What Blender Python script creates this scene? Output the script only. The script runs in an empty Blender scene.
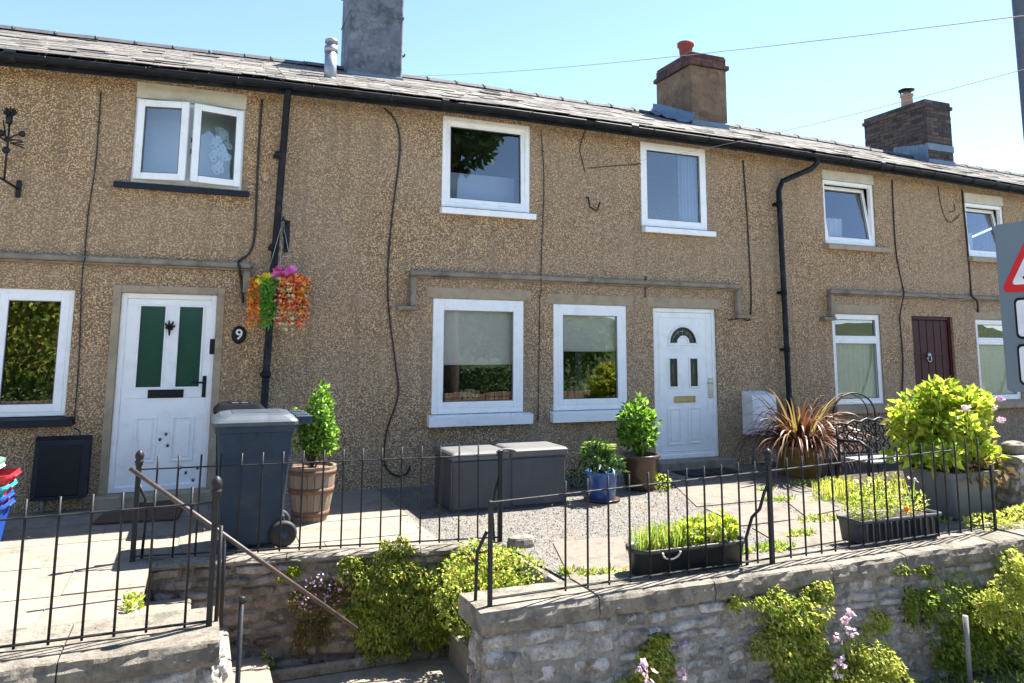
import bpy, math, random
from mathutils import Vector, Matrix, noise
random.seed(11)
PI = math.pi
S = bpy.context.scene
COL = S.collection
def U(a, b): return random.uniform(a, b)

# ------------------------------------------------------------------ camera (fitted to the terrace's true lines)
CF, CYAW, CPIT, CROLL, CCY, CD, CZ = 749.974, 0.392485, 0.134441, 0.00581274, 244.62, 8.93133, 1.52887
_F = Vector((math.sin(CYAW)*math.cos(CPIT), math.cos(CYAW)*math.cos(CPIT), math.sin(CPIT)))
_R = Vector((math.cos(CYAW), -math.sin(CYAW), 0)); _U = _R.cross(_F)
_R2 = math.cos(CROLL)*_R+math.sin(CROLL)*_U; _U2 = _R2.cross(_F)
CAMP = Vector((0, -CD, CZ))
def P(u, v, y=None, z=None, x=None):
    """point of the place seen at photo pixel (u, v) on a known real plane"""
    d = _F+_R2*((u-512)/CF)-_U2*((v-CCY)/CF)
    if y is not None: t = (y-CAMP.y)/d.y
    elif z is not None: t = (z-CAMP.z)/d.z
    else: t = (x-CAMP.x)/d.x
    return CAMP+d*t
def RC(u0, v0, u1, v1, y=0.):
    a, b, c, d = P(u0, v0, y=y), P(u1, v0, y=y), P(u0, v1, y=y), P(u1, v1, y=y)
    return (a.x+c.x)/2, (b.x+d.x)/2, (c.z+d.z)/2, (a.z+b.z)/2

# ------------------------------------------------------------------ materials
def nt(name):
    m = bpy.data.materials.new(name); m.use_nodes = True
    n = m.node_tree; b = n.nodes['Principled BSDF']
    return m, n, b
def N(n, t, **k):
    o = n.nodes.new(t)
    for a, v in k.items():
        if a in o.inputs: o.inputs[a].default_value = v
        else: setattr(o, a, v)
    return o
def ramp(n, fac, stops, interp='LINEAR'):
    r = n.nodes.new('ShaderNodeValToRGB'); r.color_ramp.interpolation = interp
    el = r.color_ramp.elements
    while len(el) < len(stops): el.new(0.5)
    for e, (p, c) in zip(el, stops): e.position = p; e.color = (c[0], c[1], c[2], 1)
    n.links.new(fac, r.inputs[0]); return r.outputs[0]
def mixc(n, fac, a, b, mode='MIX'):
    m = n.nodes.new('ShaderNodeMix'); m.data_type = 'RGBA'; m.blend_type = mode
    for s, v in ((0, fac), (6, a), (7, b)):
        if hasattr(v, 'is_linked'): n.links.new(v, m.inputs[s])
        else: m.inputs[s].default_value = v if s == 0 else (*v, 1)[:4]
    return m.outputs[2]
def coords(n): return N(n, 'ShaderNodeTexCoord').outputs['Object']
def bump(n, b, h, dist, strength=1.):
    bp = N(n, 'ShaderNodeBump'); bp.inputs['Distance'].default_value = dist; bp.inputs['Strength'].default_value = strength
    n.links.new(h, bp.inputs['Height']); n.links.new(bp.outputs[0], b.inputs['Normal'])
def noi(n, co, scale, detail=4, rough=.55, sc=None):
    t = N(n, 'ShaderNodeTexNoise'); t.inputs['Scale'].default_value = scale
    t.inputs['Detail'].default_value = detail; t.inputs['Roughness'].default_value = rough
    if sc:
        mp = N(n, 'ShaderNodeMapping'); mp.inputs['Scale'].default_value = sc
        n.links.new(co, mp.inputs[0]); co = mp.outputs[0]
    n.links.new(co, t.inputs['Vector']); return t.outputs[0]
def hexc(h):
    h = h.lstrip('#'); c = [int(h[i:i+2], 16)/255 for i in (0, 2, 4)]
    return tuple(x/12.92 if x <= .04045 else ((x+.055)/1.055)**2.4 for x in c)

def m_plain(name, c1, c2=None, rough=.5, scale=6, bmp=0, bscale=60, metal=0, spec=None, rvar=.12, island=0, dirt=None, dscale=2.5, damt=.6):
    """weathered single-colour surface: two tones, optional dirt patches, fine bump"""
    m, n, b = nt(name); co = coords(n)
    c2 = c2 or tuple(x*.78 for x in c1)
    f = noi(n, co, scale, 6, .6)
    c = ramp(n, f, [(.32, c1), (.68, c2)])
    if island:
        g = N(n, 'ShaderNodeNewGeometry'); h = N(n, 'ShaderNodeHueSaturation')
        mr = N(n, 'ShaderNodeMapRange'); mr.inputs['To Min'].default_value = 1-island; mr.inputs['To Max'].default_value = 1+island
        n.links.new(g.outputs['Random Per Island'], mr.inputs[0]); n.links.new(mr.outputs[0], h.inputs['Value'])
        n.links.new(c, h.inputs['Color']); c = h.outputs[0]
    if dirt:
        d = noi(n, co, dscale, 8, .65)
        c = mixc(n, ramp(n, d, [(.5, (0,)*3), (.68, (damt,)*3)]), c, dirt)
    n.links.new(c, b.inputs['Base Color'])
    mr = N(n, 'ShaderNodeMapRange'); mr.inputs['To Min'].default_value = max(0.02, rough-rvar); mr.inputs['To Max'].default_value = min(1, rough+rvar)
    n.links.new(noi(n, co, scale*2.3, 5), mr.inputs[0]); n.links.new(mr.outputs[0], b.inputs['Roughness'])
    b.inputs['Metallic'].default_value = metal
    if spec is not None: b.inputs['Specular IOR Level'].default_value = spec
    if bmp: bump(n, b, noi(n, co, bscale, 6, .6), bmp)
    return m

def m_pebbledash(name, tint=(1, 1, 1), seed=0.):
    m, n, b = nt(name); co = coords(n)
    v = N(n, 'ShaderNodeTexVoronoi', Scale=62.); n.links.new(co, v.inputs['Vector'])
    sep = N(n, 'ShaderNodeSeparateColor'); n.links.new(v.outputs['Color'], sep.inputs[0])
    peb = ramp(n, sep.outputs[0], [(0, (.115, .09, .07)), (.10, (.27, .19, .12)), (.22, (.44, .32, .20)), (.36, (.42, .25, .13)),
                                  (.48, (.50, .40, .27)), (.60, (.33, .29, .25)), (.70, (.51, .42, .30)), (.82, (.42, .36, .31)), (.92, (.55, .475, .37)), (.975, (.05, .042, .035))], 'CONSTANT')
    pit_mort = (.115, .085, .058)  # mortar darkened further: shade of the pits put into its colour
    edge = ramp(n, v.outputs['Distance'], [(.40, (0,)*3), (.56, (1,)*3)])
    c = mixc(n, edge, peb, pit_mort)
    big = noi(n, co, .9+seed, 6, .6)
    c = mixc(n, ramp(n, big, [(.35, (0,)*3), (.7, (.2,)*3)]), c, (.27, .205, .14))
    mid = noi(n, co, 7, 5, .6)
    c = mixc(n, ramp(n, mid, [(.4, (0,)*3), (.75, (.18,)*3)]), c, (.50, .385, .255))
    pt = noi(n, co, .55, 3, .5, sc=(1, 1, 1.6))
    c = mixc(n, ramp(n, pt, [(.44, (0,)*3), (.53, (.28,)*3)]), c, (.25, .215, .18))
    st = noi(n, co, 1.0, 6, .65, sc=(5.5, 5.5, .35))       # run-off streaks
    c = mixc(n, ramp(n, st, [(.50, (0,)*3), (.72, (.6,)*3)]), c, (.14, .112, .085))
    c = mixc(n, 1., c, tint, 'MULTIPLY')
    n.links.new(c, b.inputs['Base Color']); b.inputs['Roughness'].default_value = .85
    inv = N(n, 'ShaderNodeMath', operation='SUBTRACT'); inv.inputs[0].default_value = 1; n.links.new(v.outputs['Distance'], inv.inputs[1])
    bump(n, b, inv.outputs[0], .018)
    return m

def m_stone(name, stops, scale=9, bmp=.02, lichen=None, island=.35, lscale=5, lrange=(.56, .66), fine=None):
    m, n, b = nt(name); co = coords(n)
    g = N(n, 'ShaderNodeNewGeometry')
    f = noi(n, co, scale, 8, .65)
    ad = N(n, 'ShaderNodeMath', operation='MULTIPLY_ADD'); n.links.new(g.outputs['Random Per Island'], ad.inputs[0])
    ad.inputs[1].default_value = island; n.links.new(f, ad.inputs[2])
    sb = N(n, 'ShaderNodeMath', operation='SUBTRACT'); n.links.new(ad.outputs[0], sb.inputs[0]); sb.inputs[1].default_value = island/2
    c = ramp(n, sb.outputs[0], stops)
    if lichen:
        l = noi(n, co, lscale, 8, .7)
        c = mixc(n, ramp(n, l, [(lrange[0], (0,)*3), (lrange[1], (.85,)*3)]), c, lichen)
    if fine:
        f2 = noi(n, co, scale*5, 6, .75)
        c = mixc(n, ramp(n, f2, [(.30, (.75,)*3), (.47, (0,)*3)]), c, fine)
        f3 = noi(n, co, scale*1.1, 5, .7)
        c = mixc(n, ramp(n, f3, [(.34, (.7,)*3), (.46, (0,)*3)]), c, fine)
        f4 = noi(n, co, scale*3, 8, .8)
        c = mixc(n, ramp(n, f4, [(.56, (0,)*3), (.66, (.6,)*3)]), c, lichen)
    n.links.new(c, b.inputs['Base Color']); b.inputs['Roughness'].default_value = .9
    bump(n, b, noi(n, co, scale*4, 8, .7), bmp)
    return m

def m_leaf(name, cols, trans=.35, rough=.45, thin=None):
    m, n, b = nt(name)
    g = N(n, 'ShaderNodeNewGeometry')
    k = len(cols)
    c = ramp(n, g.outputs['Random Per Island'], [((i+.5)/k, cc) for i, cc in enumerate(cols)])
    n.links.new(c, b.inputs['Base Color']); b.inputs['Roughness'].default_value = rough
    b.inputs['Specular IOR Level'].default_value = .35
    # a leaf passes about as much light as it reflects; the mix halves each, so both colours go in scaled up
    thin = (max(max(q) for q in cols) < .5 and not any(k in name for k in ('flax', 'tree', 'bright', 'dark_shrub', 'dry'))) if thin is None else thin
    g_ = (1.95 if 'creeper' in name else 1.5) if thin else 1.
    tr = N(n, 'ShaderNodeBsdfTranslucent'); tc = mixc(n, 1., c, (1.06*g_, 1.08*g_, .75*g_), 'MULTIPLY'); n.links.new(tc, tr.inputs[0])
    if g_ > 1: n.links.new(mixc(n, 1., c, (1.35, 1.33, 1.3), 'MULTIPLY'), b.inputs['Base Color']); trans = .55
    mx = N(n, 'ShaderNodeMixShader'); mx.inputs[0].default_value = trans
    n.links.new(b.outputs[0], mx.inputs[1]); n.links.new(tr.outputs[0], mx.inputs[2])
    n.links.new(mx.outputs[0], n.nodes['Material Output'].inputs[0])
    return m

def m_glass(name, tint=(.9, .95, .95), gain=2.0, base=.02, rough=0.):
    m, n, b = nt(name)
    tr = N(n, 'ShaderNodeBsdfTransparent'); tr.inputs[0].default_value = (*tint, 1)
    gl = N(n, 'ShaderNodeBsdfGlossy'); gl.inputs['Roughness'].default_value = rough
    fr = N(n, 'ShaderNodeFresnel'); fr.inputs[0].default_value = 1.5
    ma = N(n, 'ShaderNodeMath', operation='MULTIPLY_ADD', use_clamp=True); n.links.new(fr.outputs[0], ma.inputs[0])
    ma.inputs[1].default_value = gain; ma.inputs[2].default_value = base
    co = coords(n); bp = N(n, 'ShaderNodeBump'); bp.inputs['Distance'].default_value = .004; bp.inputs['Strength'].default_value = .25
    n.links.new(noi(n, co, 1.6, 2), bp.inputs['Height']); n.links.new(bp.outputs[0], gl.inputs['Normal'])
    mx = N(n, 'ShaderNodeMixShader'); n.links.new(ma.outputs[0], mx.inputs[0])
    n.links.new(tr.outputs[0], mx.inputs[1]); n.links.new(gl.outputs[0], mx.inputs[2])
    n.links.new(mx.outputs[0], n.nodes['Material Output'].inputs[0])
    return m

def m_gravel(name):
    m, n, b = nt(name); co = coords(n)
    v = N(n, 'ShaderNodeTexVoronoi', Scale=48.); n.links.new(co, v.inputs['Vector'])
    sep = N(n, 'ShaderNodeSeparateColor'); n.links.new(v.outputs['Color'], sep.inputs[0])
    c = ramp(n, sep.outputs[0], [(0, (.055, .05, .046)), (.2, (.115, .106, .095)), (.45, (.155, .147, .134)), (.7, (.092, .082, .072)), (.85, (.205, .197, .183))], 'CONSTANT')
    c = mixc(n, ramp(n, v.outputs['Distance'], [(.4, (0,)*3), (.65, (.8,)*3)]), c, (.14, .125, .105))
    c = mixc(n, ramp(n, noi(n, co, 2.2, 7, .7), [(.5, (0,)*3), (.66, (.75,)*3)]), c, (.19, .15, .105))
    n.links.new(c, b.inputs['Base Color']); b.inputs['Roughness'].default_value = .9
    inv = N(n, 'ShaderNodeMath', operation='SUBTRACT'); inv.inputs[0].default_value = 1; n.links.new(v.outputs['Distance'], inv.inputs[1])
    bump(n, b, inv.outputs[0], .015)
    return m

def m_wood(name, c1, c2, sc=(30, 30, 2), rough=.75, island=.2):
    m, n, b = nt(name); co = coords(n)
    f = noi(n, co, 1., 6, .65, sc=sc)
    c = ramp(n, f, [(.3, c1), (.7, c2)])
    g = N(n, 'ShaderNodeNewGeometry'); h = N(n, 'ShaderNodeHueSaturation')
    mr = N(n, 'ShaderNodeMapRange'); mr.inputs['To Min'].default_value = 1-island; mr.inputs['To Max'].default_value = 1+island
    n.links.new(g.outputs['Random Per Island'], mr.inputs[0]); n.links.new(mr.outputs[0], h.inputs['Value'])
    n.links.new(c, h.inputs['Color']); n.links.new(h.outputs[0], b.inputs['Base Color'])
    b.inputs['Roughness'].default_value = rough; bump(n, b, f, .004)
    return m

M = {}
M['dash_a'] = m_pebbledash('pebbledash_a', (1.76, 1.50, 1.18), .1)
M['dash_b'] = m_pebbledash('pebbledash_b', (1.66, 1.45, 1.20), .25)
M['dash_c'] = m_pebbledash('pebbledash_c', (1.72, 1.48, 1.20), .0)
M['upvc'] = m_plain('white_upvc', (.86, .855, .84), (.82, .82, .81), rough=.3, scale=3, rvar=.08, dirt=(.5, .47, .4), dscale=6, damt=.22)
M['upvc_grey'] = m_plain('gasket_grey', (.12, .12, .12), rough=.6)
M['sill_black'] = m_plain('black_painted_sill', (.008, .011, .02), (.012, .015, .024), rough=.5, spec=.25, bmp=.002)
M['stone_trim'] = m_plain('weathered_render_trim', (.40, .315, .215), (.32, .25, .17), rough=.9, scale=8, bmp=.006, bscale=90, dirt=(.12, .10, .075), dscale=3.5, damt=.6)
M['trim_dark'] = m_plain('weathered_mould', (.30, .25, .185), (.20, .165, .125), rough=.9, scale=9, bmp=.006, bscale=90, dirt=(.075, .065, .05), dscale=4, damt=.7)
M['cream'] = m_plain('cream_painted_lintel', (.60, .555, .44), (.52, .47, .36), rough=.8, scale=7, bmp=.003, dirt=(.33, .28, .2), dscale=5, damt=.5)
M['black_pvc'] = m_plain('black_plastic_pipe', (.006, .008, .012), (.011, .013, .017), rough=.5, scale=5, spec=.18, dirt=(.06, .06, .055), dscale=9, damt=.4)
M['cable'] = m_plain('black_cable', (.02, .018, .017), rough=.6)
M['cable_lt'] = m_plain('grey_cable', (.30, .27, .23), rough=.6)
M['wire'] = m_plain('overhead_wire', (.30, .25, .22), rough=.6)
M['glass'] = m_glass('window_glass', (.92, .95, .95), 3.3, .06)
M['door_green'] = m_plain('bottle_green_glass', (.008, .050, .032), (.012, .06, .04), rough=.16, rvar=.04, spec=.35)
M['glass_lo'] = m_glass('door_glass', (.05, .19, .11), 1.2, .01, rough=.18)
M['glass_dk'] = m_glass('leaded_glass', (.18, .2, .24), 1.5, .01, rough=.05)
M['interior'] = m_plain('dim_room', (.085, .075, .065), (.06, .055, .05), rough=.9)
M['blind'] = m_plain('roller_blind', (.86, .85, .82), (.82, .81, .78), rough=.9)
M['net'] = m_plain('net_curtain', (.90, .90, .88), (.84, .84, .82), rough=.9, scale=12)
M['curtain_green'] = m_plain('pale_green_curtain', (.80, .80, .74), (.72, .72, .66), rough=.9, scale=12)
M['curtain_sky_blue'] = m_plain('blue_curtain_and_sky', (.42, .52, .66), (.38, .47, .6), rough=.9)  # curtain cloth, and the sky's reflection painted behind an upstairs pane
M['frost'] = m_plain('frosted_film', (.55, .66, .74), (.62, .72, .8), rough=.5)
M['slate'] = m_stone('roof_slate', [(.2, (.05, .046, .042)), (.42, (.115, .106, .095)), (.6, (.185, .168, .145)), (.85, (.095, .078, .062))], scale=5, bmp=.012, lichen=(.25, .225, .18), island=.75, lscale=7, lrange=(.58, .7))
M['ridge'] = m_plain('ridge_tile', (.07, .072, .08), (.11, .11, .11), rough=.8, bmp=.004)
M['render_grey'] = m_stone('grey_cement_render', [(.25, (.075, .083, .10)), (.5, (.145, .155, .18)), (.75, (.21, .22, .245))], scale=3, bmp=.03, lichen=(.24, .25, .265), island=0, lscale=4, lrange=(.54, .66), fine=(.05, .055, .065))
M['chim_render'] = m_stone('brown_stained_render', [(.25, (.08, .05, .03)), (.5, (.18, .112, .064)), (.75, (.25, .165, .098))], scale=4, bmp=.03, lichen=(.22, .16, .10), island=0, lscale=4, lrange=(.55, .68), fine=(.06, .044, .036))
M['chim_brick'] = m_stone('sooty_chimney_brick', [(.25, (.03, .025, .024)), (.5, (.066, .048, .042)), (.75, (.11, .074, .06))], scale=6, bmp=.01, island=.5)
M['brick_red'] = m_stone('old_red_brick', [(.25, (.035, .022, .022)), (.5, (.085, .038, .033)), (.8, (.13, .06, .048))], scale=8, bmp=.01, island=.5)
M['terracotta'] = m_plain('terracotta', (.26, .05, .032), (.19, .04, .028), rough=.8, scale=8, dirt=(.1, .04, .03), damt=.5)
M['pot_buff'] = m_plain('buff_clay', (.36, .25, .19), (.27, .18, .14), rough=.85)
M['lead'] = m_plain('lead_flashing', (.105, .155, .215), (.16, .21, .27), rough=.6, scale=6, bmp=.012, bscale=12)
M['steel'] = m_plain('galvanised_steel', (.36, .37, .38), (.26, .27, .28), rough=.42, metal=.7, scale=8)
M['iron'] = m_plain('black_painted_iron', (.008, .009, .011), (.015, .016, .018), rough=.5, scale=12, spec=.3, bmp=.0015, bscale=80, dirt=(.03, .018, .012), dscale=14, damt=.25)
M['rust'] = m_plain('rusty_painted_pipe', (.085, .052, .04), (.035, .026, .024), rough=.5, scale=14, bmp=.002, dirt=(.03, .03, .03), dscale=9)
M['maroon'] = m_plain('maroon_gloss_paint', (.050, .003, .006), (.038, .003, .005), rough=.42, spec=.2)
M['brass'] = m_plain('brass', (.55, .45, .22), (.45, .37, .18), rough=.3, metal=.8)
M['chrome'] = m_plain('chrome', (.5, .5, .5), rough=.25, metal=.9)
M['black'] = m_plain('black_plastic', (.008, .008, .009), rough=.5, spec=.25)
M['white_paint'] = m_plain('white_lettering', (.82, .82, .80), rough=.4)
M['bin'] = m_plain('slate_blue_bin_plastic', (.009, .026, .050), (.012, .032, .060), rough=.5, spec=.3, scale=3, bmp=.001, dirt=(.07, .08, .09), dscale=5, damt=.25)
M['bin_lid'] = m_plain('pale_bin_lid', (.035, .05, .070), (.055, .07, .088), rough=.5, scale=4)  # lid a paler blue-grey than the bin body
M['bin_black'] = m_plain('black_bin_plastic', (.005, .006, .008), (.008, .009, .011), rough=.8, spec=.06, scale=4)
M['rubber'] = m_plain('rubber', (.014, .014, .014), rough=.7)
M['box_grey'] = m_plain('charcoal_resin', (.050, .054, .062), (.062, .066, .074), rough=.55, scale=2, bmp=.002, bscale=45, dirt=(.11, .11, .11), dscale=2, damt=.25)
M['box_lid'] = m_plain('dusty_resin_lid', (.082, .082, .082), (.115, .11, .102), rough=.6, scale=3)
M['stave'] = m_wood('oak_stave', (.27, .205, .15), (.17, .122, .085))
M['hoop'] = m_plain('rusty_hoop', (.17, .088, .052), (.11, .055, .035), rough=.7, scale=12)
M['soil'] = m_plain('potting_soil', (.035, .024, .016), (.06, .04, .026), rough=.95, scale=20, bmp=.02, bscale=40)
M['blue_glaze'] = m_plain('blue_glaze', (.018, .05, .19), (.05, .11, .28), rough=.15, scale=7, dirt=(.25, .33, .42), dscale=5, damt=.55)
M['brown_glaze'] = m_plain('brown_glaze', (.05, .028, .018), (.085, .045, .025), rough=.3, scale=7)
M['ochre_glaze'] = m_plain('ochre_glaze', (.20, .125, .03), (.14, .085, .025), rough=.35, scale=6)
M['tub_grey'] = m_plain('grey_tub_plastic', (.085, .095, .11), (.11, .12, .13), rough=.5, scale=5)
M['trough'] = m_plain('black_trough_plastic', (.010, .012, .014), (.02, .022, .025), rough=.4, scale=5, dirt=(.07, .065, .055), dscale=6, damt=.35)
M['trough_grey'] = m_plain('dark_grey_trough', (.03, .036, .045), (.045, .05, .058), rough=.5, scale=5)
M['gasbox'] = m_plain('grp_meter_box', (.80, .755, .74), (.76, .71, .70), rough=.45, scale=4, dirt=(.5, .42, .38), dscale=4, damt=.3)
M['sand_pipe'] = m_plain('plastic_conduit', (.25, .24, .22), rough=.5)
M['mat_black'] = m_plain('rubber_mat', (.018, .017, .017), (.03, .028, .027), rough=.9, bmp=.01, bscale=120)
M['mat_brown'] = m_plain('coir_mat', (.13, .07, .04), (.09, .048, .028), rough=1, scale=25, bmp=.01, bscale=150)
M['paving'] = m_stone('pale_concrete_paving', [(.3, (.21, .172, .130)), (.55, (.24, .20, .154)), (.75, (.18, .146, .112))], scale=3, bmp=.004, island=.16, fine=(.125, .103, .08), lichen=(.16, .132, .104), lscale=2.3, lrange=(.58, .72))
M['slab'] = m_stone('weathered_paving_slab', [(.3, (.14, .115, .09)), (.55, (.17, .142, .112)), (.75, (.105, .087, .068))], scale=4, bmp=.006, fine=(.075, .062, .048), island=.2, lichen=(.21, .185, .15), lscale=3, lrange=(.58, .7))
M['gravel'] = m_gravel('grey_gravel')
M['coping'] = m_stone('coping_stone', [(.25, (.14, .122, .096)), (.5, (.215, .186, .145)), (.75, (.27, .235, .185))], scale=6, bmp=.018, island=.15, lichen=(.095, .085, .065), lscale=4, lrange=(.48, .60), fine=(.07, .062, .048))
M['rubble'] = m_stone('pale_rubble_stone', [(.2, (.15, .14, .13)), (.42, (.29, .27, .245)), (.6, (.42, .40, .365)), (.85, (.24, .19, .145))], scale=7, bmp=.03, island=.6, lichen=(.60, .58, .55), lscale=6, lrange=(.50, .62), fine=(.085, .075, .06))
M['mortar'] = m_stone('old_lime_mortar', [(.25, (.17, .155, .13)), (.5, (.27, .25, .215)), (.75, (.36, .335, .295))], scale=8, bmp=.03, lichen=(.52, .50, .46), island=0, lscale=5, lrange=(.55, .66), fine=(.07, .06, .045))
M['rubble_brown'] = m_stone('brown_rubble_stone', [(.2, (.11, .085, .065)), (.45, (.23, .185, .145)), (.65, (.33, .275, .22)), (.9, (.20, .125, .085))], scale=7, bmp=.03, island=.55, lichen=(.47, .43, .37), lscale=5, lrange=(.55, .66), fine=(.06, .048, .035))
M['mortar_brown'] = m_stone('earthy_mortar', [(.25, (.12, .10, .075)), (.5, (.2, .17, .13)), (.75, (.27, .23, .18))], scale=8, bmp=.03, lichen=(.38, .35, .30), island=0, lscale=5, lrange=(.57, .68), fine=(.05, .04, .03))
M['road_bounce'] = m_plain('pale_bounce_road', (.42, .39, .345), (.36, .335, .295), rough=.95, scale=30, bmp=.008, bscale=160, dirt=(.25, .23, .20), dscale=2, damt=.5)  # unseen road and far pavement, made this pale to bounce sunlight onto the fronts
M['pavement'] = m_plain('tarmac_pavement', (.13, .122, .112), (.10, .094, .088), rough=.95, scale=20, bmp=.008, bscale=150, dirt=(.16, .14, .11), dscale=2, damt=.6)
M['kerb'] = m_plain('kerb_stone', (.33, .32, .30), rough=.9, bmp=.005)
M['line'] = m_plain('road_paint', (.75, .74, .70), (.6, .6, .56), rough=.7)
M['earth'] = m_plain('field_grass', (.022, .042, .010), (.05, .078, .02), rough=.95, scale=.9, bmp=.05, bscale=12)
M['bark'] = m_plain('bark', (.085, .062, .045), (.05, .036, .028), rough=.95, scale=9, bmp=.02, bscale=25)
M['stem'] = m_plain('green_stem', (.09, .10, .04), (.07, .055, .03), rough=.7)
M['sign_grey'] = m_plain('grey_sign_backing', (.135, .175, .20), (.145, .185, .21), rough=.45, scale=3)
M['sign_red'] = m_plain('sign_red', (.62, .012, .016), (.58, .012, .016), rough=.4)
M['sign_white'] = m_plain('sign_white', (.80, .80, .80), rough=.4)
M['post_grey'] = m_plain('lamp_post_paint', (.065, .075, .095), (.08, .09, .11), rough=.5)
M['fence_wood'] = m_wood('fence_board', (.34, .24, .15), (.22, .15, .10), sc=(20, 20, 2))
for nm, c in dict(rb_blue=(.012, .06, .33), rb_teal=(.03, .36, .36), rb_red=(.55, .018, .03), rb_white=(.62, .62, .62), rb_green=(.12, .25, .19)).items():
    M[nm] = m_plain(nm[3:]+'_box_plastic', c, tuple(x*.85 for x in c), rough=.45, scale=4)
# foliage
M['lf_bay'] = m_leaf('glossy_shrub_leaf', [(.05, .11, .014), (.085, .17, .02), (.13, .25, .035), (.20, .33, .06)], .45, .35)
M['lf_dark'] = m_leaf('dark_shrub_leaf', [(.02, .052, .012), (.035, .085, .016), (.06, .13, .028), (.10, .19, .05)], .3, .35)
M['lf_lime'] = m_leaf('lime_leaf', [(.12, .19, .02), (.22, .30, .028), (.31, .38, .045), (.40, .44, .07), (.28, .25, .06)], .5)
M['lf_herb'] = m_leaf('herb_leaf', [(.10, .19, .028), (.17, .27, .04), (.26, .34, .06), (.24, .27, .08), (.3, .26, .12)], .5)
M['lf_wall'] = m_leaf('wall_creeper_leaf', [(.07, .125, .02), (.16, .225, .035), (.27, .315, .06), (.40, .40, .11), (.27, .22, .09)], .5)
M['lf_wall_dk'] = m_leaf('dark_creeper_leaf', [(.075, .12, .018), (.13, .19, .03), (.19, .25, .045), (.26, .27, .07)], .5)
M['lf_yellow'] = m_leaf('sunbleached_leaf', [(.28, .31, .06), (.38, .39, .09), (.46, .44, .15), (.23, .28, .05)], .5)
M['lf_red'] = m_leaf('reddish_leaf', [(.11, .12, .03), (.16, .09, .045), (.2, .17, .06), (.24, .12, .1)], .4)
M['lf_dry'] = m_leaf('dry_leaf', [(.2, .14, .07), (.27, .2, .10), (.14, .09, .05)], .3)
M['lf_tree'] = m_leaf('tree_leaf', [(.05, .10, .016), (.085, .15, .024), (.13, .21, .036), (.18, .25, .05)], .5)
M['pink'] = m_leaf('pink_petal', [(.75, .07, .42), (.82, .16, .55), (.86, .3, .62)], .35)
M['mauve'] = m_leaf('mauve_petal', [(.42, .22, .48), (.55, .35, .6), (.66, .5, .68)], .35)
M['lilac'] = m_leaf('pale_pink_petal', [(.66, .42, .62), (.75, .56, .7), (.82, .7, .78)], .35)
M['cream_fl'] = m_leaf('cream_petal', [(.75, .66, .42), (.82, .76, .56), (.85, .8, .66)], .35)
M['yellow_fl'] = m_leaf('yellow_petal', [(.85, .66, .02), (.86, .75, .08)], .35)
M['orange_fl'] = m_leaf('orange_petal', [(.85, .22, .015), (.90, .48, .04), (.80, .08, .03), (.9, .6, .08)], .35)
M['red_fl'] = m_leaf('red_petal', [(.62, .02, .03), (.80, .06, .03), (.88, .25, .08), (.88, .55, .25)], .35)
M['silk_green'] = m_leaf('bright_green_leaf', [(.04, .22, .02), (.08, .32, .03), (.17, .42, .05)], .35)
M['ph_red'] = m_leaf('flax_red_blade', [(.085, .028, .022), (.14, .05, .032), (.21, .09, .055), (.30, .19, .11)], .3)
M['ph_gold'] = m_leaf('flax_gold_blade', [(.30, .20, .07), (.38, .27, .10), (.22, .17, .05), (.42, .33, .18)], .3)

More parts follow.
